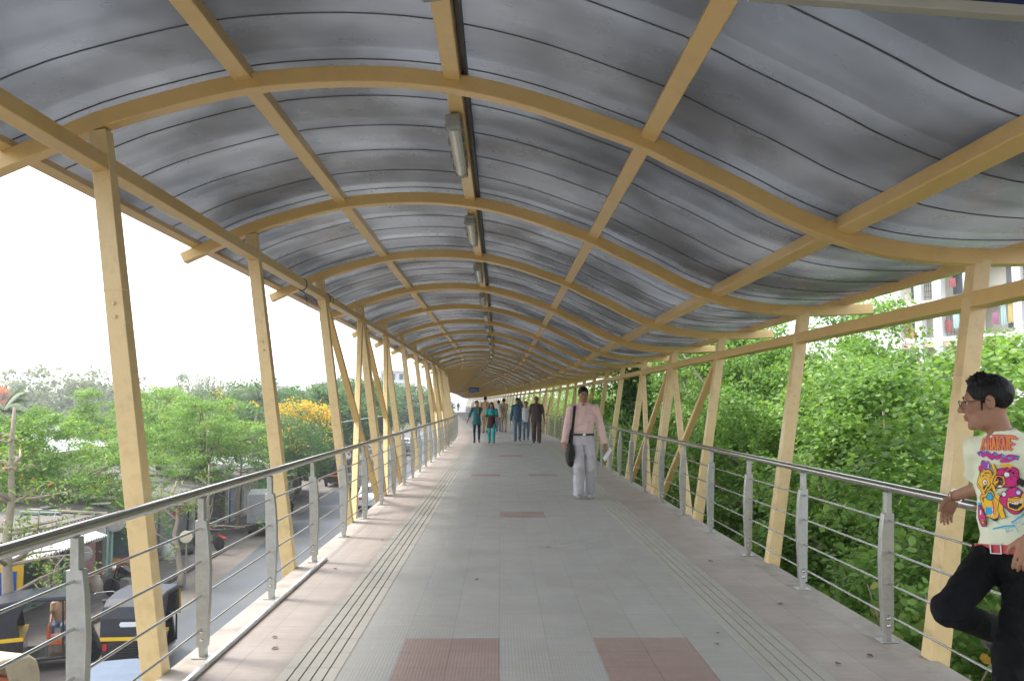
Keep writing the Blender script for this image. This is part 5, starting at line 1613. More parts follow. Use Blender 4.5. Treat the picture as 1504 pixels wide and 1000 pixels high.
# print axes: across the chest and up, seen along the chest direction
pf = nz(V3(-.74, -.67, 0)); pu = nz(np.cross(V3(0, 0, 1), -pf)); pu = -pu if pu @ V3(1, -1, 0) < 0 else pu
PO = V3(2.235, 3.80, 1.142) - HO
def onshirt(u, v, lift):
    st = PO + pu * u + V3(0, 0, v) + pf * .4
    hit, nrm_, _, _ = bvh.ray_cast(Vector(st), Vector(-pf))
    if hit is None: return None
    return np.array(hit) + pf * lift
ZS = .000505
def zuv(x_, y_): return ((x_ - 372) * ZS * 1.06, (480 - y_) * ZS)
layer = [0]
PM = {}
def put(m_, tris):
    """tris: list of polygons in print pixels, finely cut"""
    layer[0] += 1
    lift = .0018 + .00009 * layer[0]
    mb = PM.setdefault(m_, MB())
    for poly in tris:
        vs = [onshirt(*zuv(*q), lift) for q in poly]
        if any(v is None for v in vs): continue
        if max(np.linalg.norm(vs[i] - vs[i - 1]) for i in range(len(vs))) > .05: continue
        mb.add(vs, [tuple(range(len(vs)))])
def blob(m_, cx_, cy_, rx, ry, wob=.0, rot=0., lob=5, ph=0., n=36, rings=4, a0=0, a1=2 * math.pi, inner=0.):
    ca, sa = math.cos(rot), math.sin(rot)
    def pt(a, f):
        k_ = f * (1 + wob * math.sin(lob * a + ph))
        x_, y_ = rx * k_ * math.cos(a), ry * k_ * math.sin(a)
        return (cx_ + x_ * ca - y_ * sa, cy_ + x_ * sa + y_ * ca)
    out = []
    fr = np.linspace(inner, 1, rings + 1)
    for i in range(n):
        b0, b1 = a0 + (a1 - a0) * i / n, a0 + (a1 - a0) * (i + 1) / n
        for f0, f1 in zip(fr[:-1], fr[1:]):
            out.append([pt(b0, f0), pt(b0, f1), pt(b1, f1), pt(b1, f0)] if f0 > 0 else [pt(b0, 0), pt(b0, f1), pt(b1, f1)])
    put(m_, out)
def stroke(m_, pts, w_):
    pts = [np.array(p, float) for p in pts]
    q = []
    for a, b in zip(pts[:-1], pts[1:]):
        n = max(1, int(np.linalg.norm(b - a) / 14))
        q += [a + (b - a) * i / n for i in range(n)]
    q.append(pts[-1])
    L_, R_ = [], []
    for i, p in enumerate(q):
        d = nz(q[min(i + 1, len(q) - 1)] - q[max(i - 1, 0)]); nn = np.array((-d[1], d[0]))
        ww = w_ if np.isscalar(w_) else w_[0] + (w_[1] - w_[0]) * i / max(1, len(q) - 1)
        L_.append(p + nn * ww / 2); R_.append(p - nn * ww / 2)
    put(m_, [[L_[i], L_[i + 1], R_[i + 1], R_[i]] for i in range(len(q) - 1)])
# title: tall spiky letters, orange over a magenta edge
GL = {'A': [[(0, 1), (.5, 0), (1, 1)], [(.2, .62), (.8, .62)]], 'S': [[(1, .08), (.3, .02), (.05, .28), (.9, .62), (.7, .96), (0, .92)]], 'H': [[(0, 0), (0, 1)], [(1, 0), (1, 1)], [(0, .5), (1, .5)]],
      'R': [[(0, 1), (0, 0), (.9, .12), (.8, .45), (.05, .52), (1, 1)]], 'T': [[(-.2, .05), (1.2, 0)], [(.5, 0), (.55, 1)]], 'E': [[(1.6, .05), (0, .0), (.1, 1), (.9, 1.02)], [(.05, .5), (1.5, .62)]]}
xs = [(203, 36, 90), (246, 30, 75), (282, 28, 80), (318, 34, 78), (358, 28, 76), (392, 30, 74), (420, 26, 66), (444, 34, 66)]
for m_, w_ in (('pv', 25), ('pm', 20), ('po', 11)):
    for chx, (x_, w2_, y_) in zip('ASHARATE', xs):
        for st in GL[chx]: stroke(m_, [(x_ + a * w2_ * .8, y_ + b * 118 + (a - .5) * 6) for a, b in st], w_)
    stroke(m_, [(318, 66), (400, 62), (505, 92)], w_ * .9)
# second line: purple and blue scribble
for m_, w_ in (('pv', 40), ('pm', 26)):
    stroke(m_, [(178, 245), (205, 225), (235, 250), (268, 222), (300, 250), (322, 268), (338, 226), (362, 262), (392, 240), (420, 265), (455, 245), (512, 258)], w_)
    stroke(m_, [(385, 290), (440, 285), (480, 262)], w_ * .7)
for x_, y_, a_ in ((200, 238, 15), (258, 212, 16), (350, 236, 14), (412, 246, 18), (452, 262, 16), (500, 254, 12)): blob('pb', x_, y_, a_, a_ * .6, .15)
# pale ground scribbles
for k_ in range(16):
    g = np.random.default_rng(k_ + 50)
    x_, y_ = (g.uniform(430, 585), g.uniform(520, 740)) if k_ < 6 else (g.uniform(285, 560), g.uniform(760, 900))
    stroke('pc', [(x_, y_), (x_ + g.uniform(10, 60), y_ + g.uniform(-30, 20)), (x_ + g.uniform(30, 90), y_ + g.uniform(-40, 40))], g.uniform(4, 9))
for p_ in ([(330, 890), (420, 855), (500, 840)], [(470, 820), (540, 760), (585, 705)]): stroke('pb', p_, 11)
# yellow figure on the left
blob('pk', 245, 480, 78, 118, .10, .1, 5, .4); blob('py', 245, 480, 72, 112, .10, .1, 5, .4)
blob('pk', 300, 690, 92, 128, .12, -.25, 5, 1.2); blob('py', 300, 690, 86, 121, .12, -.25, 5, 1.2)
stroke('pk', [(325, 320), (345, 400), (300, 470), (340, 560)], 34); stroke('py', [(325, 320), (345, 400), (300, 470), (340, 560)], 24); stroke('po', [(335, 350), (348, 410), (318, 470)], 8)
stroke('pk', [(350, 590), (395, 640), (385, 720), (412, 790)], 46); stroke('py', [(350, 590), (395, 640), (385, 720), (410, 788)], 36)
for q_ in ([(215, 400), (265, 430), (245, 470)], [(205, 540), (240, 600), (215, 650)], [(300, 400), (280, 450), (310, 500)], [(330, 640), (360, 700), (340, 770)]): stroke('po', q_, 9)
blob('pk', 243, 492, 24, 28); blob('pw', 243, 492, 19, 23); blob('pr', 246, 494, 8, 10)
# purple cap with pink block
blob('pv', 250, 335, 50, 46, .08); stroke('pw', [(262, 292), (292, 320), (280, 362)], 9)
put('pm', [[(178 + 12 * i, 352 - 4 * i), (190 + 12 * i, 348 - 4 * i), (190 + 12 * i, 392 - 5 * i), (178 + 12 * i, 396 - 5 * i)] for i in range(4)])
# blue shapes
blob('pk', 298, 612, 33, 36, .1, 0, 3); blob('pb', 298, 612, 27, 30, .1, 0, 3); blob('pb', 292, 738, 34, 36, .18, .4, 4); blob('pb', 198, 705, 18, 30, .1)
stroke('pw', [(318, 712), (330, 745), (318, 775)], 11); stroke('pm', [(318, 650), (332, 700), (328, 760)], 9)
# upper pink head
blob('pk', 438, 430, 92, 96, .07, .2, 4); blob('pm', 438, 430, 86, 90, .07, .2, 4)
stroke('py', [(388, 338), (404, 318), (420, 338), (438, 316), (452, 338), (466, 322)], 26)
put('pk', [[(505, 420), (560, 452), (548, 515), (500, 480)]]); put('pm', [[(503, 428), (551, 455), (541, 504), (500, 474)]])
blob('pk', 372, 470, 56, 62, .05); blob('po', 372, 470, 49, 55, .05); blob('pk', 374, 474, 34, 42); stroke('py', [(335, 492), (365, 468), (408, 478)], 19); blob('pw', 384, 512, 15, 9)
blob('pk', 430, 408, 26, 29, .05); blob('pw', 430, 408, 20, 23, .05)
# lower pink head with wide mouth
blob('pk', 490, 628, 104, 112, .09, -.3, 4, .5); blob('pm', 490, 628, 97, 105, .09, -.3, 4, .5)
blob('pv', 515, 560, 30, 32); blob('pw', 517, 558, 14, 16); blob('pk', 413, 580, 22, 26); blob('pw', 413, 580, 16, 20)
blob('pk', 500, 655, 70, 66, .05, -.3); blob('py', 500, 655, 63, 59, .05, -.3); blob('pk', 495, 660, 46, 42, .08, -.3)
for x_, y_ in ((462, 640), (480, 648), (498, 650), (516, 646), (534, 636), (548, 620)): blob('pw', x_, y_, 9, 12)
stroke('pk', [(445, 620), (490, 628), (545, 612), (562, 560)], 36); stroke('py', [(445, 620), (490, 628), (545, 612), (560, 562)], 26); stroke('po', [(455, 622), (500, 628), (545, 605)], 7)
# small pink fish head at the hem
blob('pk', 228, 800, 44, 96, .1, -.25, 3); blob('pm', 228, 800, 38, 89, .1, -.25, 3); blob('pw', 214, 762, 9, 24); blob('pk', 240, 838, 20, 30); blob('py', 238, 838, 13, 22); blob('pk', 240, 834, 7, 10)
pr_names = {'po': 'print_lettering', 'pv': 'print_shading'}
pr = None
allm = MB()
for i_, (m_, mb) in enumerate(PM.items()): allm.add(mb.V, mb.F, i_)
allm.build('print', [M[m_] for m_ in PM], f_['top'], fix=False)

# ================================================================ vehicles
M['gloss_black'] = mat('gloss_black_paint', (.012, .012, .016), .22, var=.1, coat=.4, dirt=(.06, .05, .045), ds=4, da=.35)
M['canvas_blue'] = mat('grey_blue_canvas', (.10, .135, .19), .55, var=.25, vs=4, bump=.3, bs=12)
M['canvas'] = mat('black_canvas_hood', (.02, .023, .032), .5, var=.3, vs=3, bump=.3, bs=10)
M['auto_yellow'] = mat('auto_yellow', (.80, .50, .02), .4, var=.08)
M['plate'] = mat('yellow_plate', (.82, .55, .05), .5)
M['seat_orange'] = mat('orange_vinyl', (.62, .13, .02), .4)
M['lamp_red'] = mat('red_lens', (.45, .02, .02), .2); M['lamp_white'] = mat('clear_lens', (.7, .7, .68), .15)
M['clear'] = mat('window_plastic', (.75, .80, .80), .15, var=.05)
def glass_mat():
    m, nt, b = base('tinted_glass')
    b.inputs['Base Color'].default_value = (.05, .07, .08, 1); b.inputs['Roughness'].default_value = .06; b.inputs['Specular IOR Level'].default_value = .8
    return m
M['glass'] = glass_mat()
def wheel(parent, c, r, w_, name='wheel'):
    tw_ = MB().lathe([(r * .62, -w_ / 2), (r * .93, -w_ / 2), (r, -w_ * .3), (r, w_ * .3), (r * .93, w_ / 2), (r * .62, w_ / 2)], 20, c, 'x').build('tyre', M['rubber'], parent, smooth=True)
    MB().lathe([(.01, -w_ * .35), (r * .3, -w_ * .42), (r * .64, -w_ * .34), (r * .64, w_ * .34), (r * .3, w_ * .42), (.01, w_ * .35)], 16, c, 'x').build('rim', M['steel_plate'], tw_)
def auto_rickshaw(label, loc, rz, hood='canvas', scale=1.0):
    r = empty('auto_rickshaw', loc, rz, label, 'auto rickshaw', 'auto rickshaws by the road', scale)
    zf = lambda u, v, w_: (u, v, w_)
    b = MB()
    rear = [(-.60, -1.27), (.60, -1.27), (.655, -1.15), (.66, -.42), (-.66, -.42), (-.655, -1.15)]
    b.prism(rear, .58, lambda u, v, w_: (u * (.93 + .07 * (w_ > .1)), v, .30 + w_))
    b.prism([(-.60, -.46), (.60, -.46), (.58, .45), (.36, 1.05), (-.36, 1.05), (-.58, .45)], .09, lambda u, v, w_: (u, v, .27 + w_))
    b.prism([(-.58, .48), (.58, .48), (.50, .82), (.30, 1.16), (.12, 1.25), (-.12, 1.25), (-.30, 1.16), (-.50, .82)], .62, lambda u, v, w_: (u * (1 - .18 * (w_ > .3)), .48 + (v - .48) * (1 - .35 * (w_ > .3)), .34 + w_))
    b.build('body', M['gloss_black'], r, bevel=.035, seg=3)
    st = MB(); st.prism([(-.607, -1.277), (.607, -1.277), (.663, -1.15), (.668, -.415), (-.668, -.415), (-.663, -1.15)], .085, lambda u, v, w_: (u, v, .80 + w_)); st.build('stripe', M['auto_yellow'], r, bevel=.01)
    h = MB()
    out = [(-1.27, .885), (-1.25, 1.30), (-1.17, 1.55), (-.98, 1.69), (-.4, 1.76), (.4, 1.74), (.78, 1.66), (.80, 1.60), (.4, 1.68), (-.4, 1.70), (-.95, 1.63), (-1.10, 1.50), (-1.18, 1.28), (-1.20, .885)]
    n = len(out)
    vs = []
    for xx, k_ in ((-.635, 1), (-.60, 0), (0, -1), (.60, 0), (.635, 1)):
        for (yy, zz) in out: vs.append((xx, yy, zz - .05 * (k_ == 1) * (zz > 1.4) + .02 * (k_ == -1) * (zz > 1.6)))
    fs = [(i * n + j, i * n + (j + 1) % n, (i + 1) * n + (j + 1) % n, (i + 1) * n + j) for i in range(4) for j in range(n)] + [tuple(range(n))[::-1], tuple(4 * n + j for j in range(n))]
    h.add(vs, fs)
    for sx in (-1, 1): h.prism([(-1.2, .885), (-.50, .885), (-.56, 1.25), (-.40, 1.66), (-1.05, 1.62), (-1.18, 1.3)], .03, lambda u, v, w_, sx=sx: (sx * (.632 - w_), u, v))
    h.build('hood', M[hood], r, bevel=.02)
    MB().prism([(-.20, 0), (-.17, -.055), (.17, -.055), (.20, 0), (.17, .055), (-.17, .055)], .012, lambda u, v, w_: (u, -1.262 - w_ + .03 * v, 1.17 + v)).build('rear_window', M['clear'], r, bevel=.004)
    MB().box((0, -.72, .66), (1.12, .50, .16)).box((0, -1.02, .98), (1.14, .14, .52), (.15, 0, 0)).build('seat', M['seat_orange'], r, bevel=.03)
    MB().box((0, .22, .62), (.62, .30, .12)).box((0, .06, .84), (.5, .07, .3)).build('driver_seat', M['seat_orange'], r, bevel=.02)
    w_ = MB()
    w_.prism([(-.52, .95), (.52, .95), (.52, 1.60), (-.52, 1.60)], .015, lambda u, v, t: (u, .86 - (v - .95) * .16 + t, v)); w_.build('windscreen', M['glass'], r)
    f2 = MB()
    for sx in (-1, 1): f2.bar((sx * .55, .87, .92), (sx * .55, .75, 1.66), .04, .05)
    f2.bar((-.55, .87, .93), (.55, .87, .93), .04, .04); f2.bar((-.55, .76, 1.63), (.55, .76, 1.63), .04, .04)
    f2.build('screen_frame', M['auto_yellow'], r, bevel=.006)
    for sx in (-1, 1):
        MB().box((sx * .50, -1.285, .66), (.10, .03, .15)).build('tail_light', M['lamp_red'], r, bevel=.008)
        MB().bar((sx * .60, .42, .36), (sx * .59, .36, 1.70), .035, .035).build('pillar', M['gloss_black'], r)
    m = MB()
    for q in range(5): m.box((0, -1.285, .46 + .055 * q), (.5, .012, .02))
    m.build('engine_grille', M['rubber'], r)
    MB().box((.40, -1.297, .50), (.26, .012, .13)).build('number_plate', M['plate'], r)
    MB().tube([(-.62, -1.2, .30), (-.6, -1.36, .28), (.6, -1.36, .28), (.62, -1.2, .30)], .022, 8).build('bumper', M['steel'], r, smooth=True)
    MB().lathe([(.01, 0), (.07, .0), (.085, -.02), (.07, -.10), (.01, -.12)], 14, (0, 1.28, .72), 'y').build('headlight', M['lamp_white'], r)
    wheel(r, (-.50, -.80, .21), .21, .11); wheel(r, (.50, -.80, .21), .21, .11); wheel(r, (0, 1.02, .21), .21, .10)
    return r
auto_rickshaw('black auto rickshaw with a white rear window and yellow band, seen from behind', (-8.75, 21.4, G), R(4))
auto_rickshaw('black auto rickshaw showing orange seats, side on beside the shop with the red pillar', (-10.95, 20.9, G), R(-66))
auto_rickshaw('auto rickshaw with a shiny blue grey hood in front, nearest below the railing', (-6.55, 15.0, G), R(12), 'canvas_blue')
M['cream_hood'] = mat('cream_hood', (.62, .52, .33), .5, var=.12, dirt=(.3, .24, .16), ds=3)
auto_rickshaw('auto rickshaw with a cream hood at the bottom left corner', (-9.5, 15.2, G), R(168), 'cream_hood')
auto_rickshaw('small distant black and yellow auto rickshaw seen through the crossed braces', (-9.4, 55.5, G), R(185))
M['van_grey'] = mat('dull_grey_paint', (.36, .36, .35), .5, var=.12, vs=2, dirt=(.2, .18, .16), ds=2, da=.5)
def small_truck(label, loc, rz, box='van_grey', group=None, name='box_truck'):
    r = empty(name, loc, rz, label, 'truck', group)
    m = MB(); m.box((0, -.3, 1.32), (1.72, 2.7, 1.35)); m.build('cargo_box', M[box], r, bevel=.02)
    m = MB()
    for q in range(16): m.box((0, -1.665 - .008 * (q % 2), .80 + q * .078), (1.52, .03, .068))
    m.build('shutter_door', M['shutter'] if box == 'van_grey' else M['dark'], r)
    m = MB(); m.box((0, 0, .52), (1.5, 3.6, .22)); m.box((0, -1.62, .50), (1.66, .12, .32)); m.build('chassis', M['black'], r, bevel=.01)
    m = MB(); m.prism([(1.15, .45), (2.05, .45), (2.1, .95), (1.75, 1.62), (1.15, 1.68)], 1.6, lambda u, v, w_: (w_ - .8, u, v)); m.build('cab', M[box], r, bevel=.04)
    m = MB(); m.prism([(-.66, 1.02), (.66, 1.02), (.6, 1.55), (-.6, 1.55)], .01, lambda u, v, w_: (u, 2.07 - (v - .95) * .53 + w_ + .012, v)); m.build('windscreen', M['glass'], r)
    for sx in (-1, 1):
        MB().box((sx * .70, -1.69, .52), (.16, .02, .12)).build('tail_light', M['lamp_red'], r)
        wheel(r, (sx * .74, -1.05, .30), .30, .18); wheel(r, (sx * .74, 1.45, .30), .30, .18)
    MB().box((-.2, -1.69, .48), (.42, .012, .14)).build('number_plate', M['white'], r)
    return r
small_truck('small grey-white box truck with a ribbed rear door parked on the verge', (-11.5, 42.2, G), R(13))
small_truck('dark flatbed truck with an orange tailboard below the yellow blossom', (-12.6, 66, G), R(4), 'dark')
MB().box((-12.6, 64.2, G + .86), (1.74, .03, .12), (0, 0, R(4))).build('tailboard', M['orange'])
tb_ = bpy.data.objects['tailboard']; tb_.parent = bpy.data.objects['box_truck.001']; tb_.matrix_parent_inverse = (Matrix.Translation((-12.6, 66, G)) @ Matrix.Rotation(R(4), 4, 'Z')).inverted()
def car(label, loc, rz, paint):
    r = empty('parked_car', loc, rz, label, 'car', 'cars on the street')
    prof = [(-1.85, .35), (-1.88, .70), (-1.75, .92), (-1.15, 1.0), (-.75, 1.42), (.55, 1.45), (1.05, 1.02), (1.75, .88), (1.9, .62), (1.88, .32)]
    n = len(prof); vs = []
    for xx, t in ((-.80, 0), (-.70, 1), (.70, 1), (.80, 0)):
        for y_, z_ in prof: vs.append((xx * (1 if z_ < 1.1 else .86), y_, z_ - (.05 if t == 0 and z_ > 1.1 else 0)))
    m = MB().add(vs, [(i * n + j, i * n + (j + 1) % n, (i + 1) * n + (j + 1) % n, (i + 1) * n + j) for i in range(3) for j in range(n)] + [tuple(range(n))[::-1], tuple(3 * n + j for j in range(n))])
    m.build('body', M[paint], r, bevel=.05, seg=3)
    for sx in (-1, 1):
        MB().prism([(-1.0, 1.03), (-.7, 1.36), (.48, 1.38), (.9, 1.05)], .012, lambda u, v, w_, sx=sx: (sx * (.785 - .12 * (v > 1.2) + w_), u, v)).build('side_window', M['glass'], r)
        MB().box((sx * .62, -1.87, .78), (.22, .05, .14)).build('tail_light', M['lamp_red'], r)
        MB().box((sx * .58, 1.84, .70), (.26, .08, .13)).build('headlight', M['lamp_white'], r)
        wheel(r, (sx * .70, -1.15, .29), .29, .18); wheel(r, (sx * .70, 1.2, .29), .29, .18)
    MB().prism([(-.55, 1.06), (.55, 1.06), (.5, 1.38), (-.5, 1.38)], .01, lambda u, v, w_: (u, -1.12 + (v - 1.03) * 1.0 - .03 - w_, v)).build('rear_window', M['glass'], r)
    MB().prism([(-.55, 1.08), (.55, 1.08), (.5, 1.38), (-.5, 1.38)], .01, lambda u, v, w_: (u, 1.03 - (v - 1.05) * 1.16 + .03 + w_, v)).build('windscreen', M['glass'], r)
    return r
car('white car on the road seen between the railing bars beyond the crossed braces', (-7.7, 51.5, G), R(6), 'white')
car('dark distant car on the road under the far trees', (-11.5, 104, G), R(4), 'gloss_black')
car('pale distant car where the road meets the trees', (-13.2, 118, G), R(4), 'roof_white')
# bicycle
r = empty('bicycle', (-11.0, 24.0, G), R(25), 'dark bicycle standing on the dusty verge beside the black rickshaw', 'bicycle')
for y_ in (-.52, .52):
    w_ = MB(); w_.tube([(0, y_ + .33 * math.cos(a), .34 + .33 * math.sin(a)) for a in np.linspace(0, 2 * math.pi, 25)], .016, 6, closed=False)
    wo = w_.build('wheel', M['rubber'], r, smooth=True)
    s_ = MB()
    for k in range(10): s_.tube([(0, y_, .34), (0, y_ + .32 * math.cos(k * .628), .34 + .32 * math.sin(k * .628))], .003, 4)
    s_.build('spokes', M['steel'], wo)
m = MB()
for a, b in (((0, -.52, .34), (0, -.08, .30)), ((0, -.08, .30), (0, .38, .78)), ((0, -.08, .30), (0, -.18, .86)), ((0, -.17, .80), (0, .37, .82)), ((0, -.52, .34), (0, -.17, .80)), ((0, .52, .34), (0, .36, .95))): m.tube([a, b], .016, 6)
m.build('frame', M['gloss_black'], r, smooth=True)
MB().tube([(-.27, .28, .98), (-.2, .38, 1.0), (.2, .38, 1.0), (.27, .28, .98)], .012, 6).build('handlebar', M['steel'], r, smooth=True)
MB().box((0, -.2, .88), (.14, .25, .06), taper=.8).build('saddle', M['black'], r, bevel=.02)
def motorcycle(label, loc, rz, paint):
    r = empty('motorcycle', loc, rz, label, 'motorcycle', 'motorcycles by the shops')
    wheel(r, (0, -.62, .29), .29, .09); wheel(r, (0, .64, .29), .29, .08)
    MB().prism([(-.05, .70), (.35, .76), (.42, .92), (.20, 1.0), (-.05, .86)], .22, lambda u, v, w_: (w_ - .11, u, v)).build('tank', M[paint], r, bevel=.04, seg=3)
    MB().prism([(-.78, .80), (-.05, .76), (-.02, .86), (-.70, .90)], .22, lambda u, v, w_: (w_ - .11, u, v)).build('seat', M['black'], r, bevel=.03)
    MB().box((0, .06, .45), (.24, .36, .34)).build('engine', M['steel_plate'], r, bevel=.03)
    f = MB()
    for sx in (-.08, .08): f.tube([(sx, .64, .29), (sx, .46, .78), (sx, .40, .98)], .022, 6); f.tube([(sx, -.62, .29), (sx, -.05, .36), (sx, .2, .62)], .018, 6)
    f.build('frame', M['gloss_black'], r, smooth=True)
    MB().tube([(-.36, .26, 1.04), (-.2, .38, 1.06), (.2, .38, 1.06), (.36, .26, 1.04)], .014, 6).build('handlebar', M['steel'], r, smooth=True)
    MB().lathe([(.01, 0), (.07, .0), (.085, -.03), (.05, -.12), (.01, -.14)], 12, (0, .60, .90), 'y').build('headlight', M['lamp_white'], r, smooth=True)
    MB().prism([(-.95, .50), (-.55, .66), (-.55, .70), (-.98, .56)], .14, lambda u, v, w_: (w_ - .07, u, v)).build('mudguard', M[paint], r)
motorcycle('black motorcycle parked by the pink shop front', (-11.8, 27.4, G + .15), R(75), 'gloss_black')
motorcycle('red motorcycle parked before the closed grey shutters', (-12.3, 36.2, G + .15), R(60), 'red')
motorcycle('dark motorcycle parked beyond the box truck beside the green shop front', (-11.9, 48.5, G), R(20), 'gloss_black')
motorcycle('blue motorcycle on the far verge beyond the last shop', (-13.2, 74, G), R(10), 'blue')
motorcycle('small far motorcycle on the road below the sixth street-side post', (-11.2, 88, G), R(5), 'gloss_black')
# small things along the shops
def disc(x_, y_, z_, rad, m_, label, group=None):
    o = MB().lathe([(.001, .02), (rad * .8, .03), (rad, .01), (rad, -.02), (rad * .9, -.03), (.001, -.03)], 24, (0, 0, 0), 'x').build('disc_sign', M[m_], bevel=.004)
    o.location = (x_, y_, z_); o.rotation_euler = (0, .1, R(-55)); return tag(o, label, 'disc', group)
GD = 'round discs hung on the pink shop front'
for k, (dy, z_, rad, lab) in enumerate(((-.9, 1.95, .30, 'topmost pale round disc on the pink shop front'), (-.2, 1.85, .34, 'pale round disc beside the topmost one on the pink shop front'), (-.95, 1.25, .26, 'lowest pale round disc on the pink shop front'), (1.3, 2.0, .36, 'largest pale round disc beside the mint pillar'))):
    disc(FX + .2, 29.9 + dy, G + z_, rad, 'roof_white', lab, GD)
r = empty('round_sign', (-10.75, 29.4, G), 0, 'small round cream sign on a thin pole by the leaning street tree', 'sign')
MB().tube([(0, 0, 0), (0, 0, 1.7)], .03, 8).build('pole', M['steel_plate'], r)
d_ = MB().lathe([(.001, .015), (.20, .02), (.21, 0), (.20, -.02), (.001, -.02)], 28, (0, 0, 0), 'y').build('disc', M['cream'], r); d_.location = (0, -.05, 1.75); d_.rotation_euler = (0, 0, R(20))
r = empty('poster_board', (-12.9, 22.0, G), R(30), 'yellow and blue poster board at the left picture edge behind the pale trunk', 'sign')
MB().box((0, 0, 1.6), (1.3, .05, 1.35)).build('panel', M['auto_yellow'], r)
MB().box((0, -.03, 1.68), (1.0, .02, .62)).build('picture', M['blue'], r)
MB().box((0, -.03, 1.08), (1.28, .02, .2)).build('band', M['navy'], r)
for sx in (-.5, .5): MB().box((sx, .03, .5), (.05, .05, 1.0)).build('leg', M['steel_plate'], r)
def sack(x_, y_, sz, m_, label, seed, cat='sack'):
    q = SDF(V3(-.6, -.6, -.1), V3(.6, .6, 1.3), .03)
    q.ell((0, 0, .42), V3(.30, .27, .48), k=0); q.ell((.03, .02, .88), V3(.14, .12, .10), k=.1); q.plane((0, 0, 0), (0, 0, -1)); q.wrinkle(.012, 22, seed)
    o = link('sack', q.mesh('sack'), M[m_]); o.location = (x_, y_, G); o.scale = (sz,) * 3; tag(o, label, cat)
sack(-13.3, 28.4, .7, 'wall_beige', 'beige sack leaning beside the pink shop front', 12)
sack(-13.5, 38.6, .8, 'roof_grey', 'grey sack at the right end of the grey shutters', 15)
for k, (x_, y_, lab) in enumerate(((-12.9, 35.2, 'old black tyre lying flat before the closed grey shutters'), (-13.2, 30.2, 'old black tyre lying flat beside the thin bare sapling'))):
    o = MB().tube([(.25 * math.cos(a), .25 * math.sin(a), 0) for a in np.linspace(0, 2 * math.pi, 25)], .075, 8, closed=False).build('tyre', M['rubber'], smooth=True); o.location = (x_, y_, G + .24); tag(o, lab, 'tyre')
o = MB().box((0, 0, 0), (.04, .75, .22), (.1, 0, 0)).build('hanging_banner', M['red'], bevel=.005); o.location = (FX + .6, 36.0, G + 1.75); tag(o, 'small red banner with no pole hung before the closed grey shutters', 'banner')
o = MB().box((0, 0, 0), (.03, .26, .55)).build('hanging_banner', M['green'], bevel=.004); o.location = (FX + .5, 35.4, G + 1.15); tag(o, 'narrow green banner hung just below the red banner', 'banner')
sack(-13.1, 34.0, .95, 'white', 'plump white sack standing by the shutters below the green banner', 3)
sack(-13.4, 30.9, .6, 'roof_grey', 'grey bundle on the ground before the mint-pillared shop', 6)
for y_, c_, lab in ((31.7, 'orange', 'orange crate in the opening of the mint-pillared shop'), (32.3, 'magenta', 'magenta tub in the opening of the mint-pillared shop'), (31.75, 'yellow', 'yellow crate stacked behind the orange crate')):
    m = MB(); zz = .62 if c_ == 'yellow' else .0
    m.box((0, 0, .02), (.6, .5, .04)); [m.box((sx * .29, 0, .22), (.03, .5, .42)) for sx in (-1, 1)]; [m.box((0, sy * .24, .22), (.55, .03, .42)) for sy in (-1, 1)]
    o = m.build('crate', M[c_], bevel=.008); o.location = (-13.8 - (.62 if c_ == 'yellow' else 0), y_, G + .13); tag(o, lab, 'crate')
# utility pole with its cable
r = empty('utility_pole', (-15.6, 45.5, G), 0, 'pale utility pole with a cable rising above the street trees between the first two posts', 'pole')
MB().tube([(0, 0, 0), (0, 0, 4.95)], [.11, .08], 10).build('pole', M['wall_white'], r, smooth=True)
MB().box((0, 0, 4.7), (1.0, .08, .08)).build('cross_arm', M['steel_plate'], r)
MB().tube([(.4, 0, 4.72), (3, 12, 4.75), (6, 26, 5.3)], .03, 6).build('cable', M['wall_white'], r)
# men sitting outside the shop behind the rickshaw
def sitter(x_, y_, rz, label, c):
    J = walker(1.68, 'L', .1, {'R': V3(-.18, -.36, .58), 'L': V3(.18, -.36, .58)})
    dz = -.36
    for k_ in ('pelvis', 'chest', 'neck', 'head', 'shR', 'shL', 'elR', 'elL', 'hipR', 'hipL'): J[k_] = J[k_] + V3(0, 0, dz)
    for a, sx in (('R', -1), ('L', 1)):
        J['kn' + a] = V3(sx * .13, -.42, .50); J['an' + a] = V3(sx * .13, -.38, .08); J['toe' + a] = V3(sx * .14, -.53, .035)
    figure(label, J, dict(dict(h=.02, eyes=False, sleeve='short', hem=.02, bottom='jeans', shoes='sandal'), **c), (x_, y_, G), rz)
sitter(-11.7, 23.0, R(20), 'man with a dark cap of hair sitting outside the shop behind the orange-seated rickshaw', dict(top='tan'))
sitter(-13.0, 22.9, R(-60), 'man in a white shirt sitting outside the shop by the pale tree trunk', dict(top='white_cloth'))
# far end of the walkway: poster stand and people
pb = P(171.5, 1.3)
r = empty('poster_stand', pb, head(170), 'bright white and sky-blue poster stand at the far end of the walkway', 'poster')
M['sky_blue'] = mat('sky_blue_print', (.02, .42, .78), .4, var=.3, vs=3)
MB().box((0, 0, .95), (1.45, .10, 1.8)).build('panel', M['white'], r)
m = MB(); m.prism([(-.5, 1.75), (.45, 1.75), (.5, 1.4), (.2, 1.1), (-.1, .95), (-.3, .85), (-.25, 1.2), (-.55, 1.3)], .012, lambda u, v, w_: (u, -.052 - w_, v)); m.build('picture', M['sky_blue'], r)
MB().box((0, 0, .03), (1.6, .4, .06)).build('foot', M['blue'], r)
def far_person(s_, x_, label, top, bottom, rz=0.0):
    p = P(s_, x_)
    figure(label, walker(1.66, 'L', .2), dict(h=.03, eyes=False, sleeve='long', top=top, bottom=bottom, hem=.12), tuple(p), rz)
far_person(168, .15, 'tiny far person in dark red beside the sky-blue poster stand', 'red_cloth', 'brown_cloth')
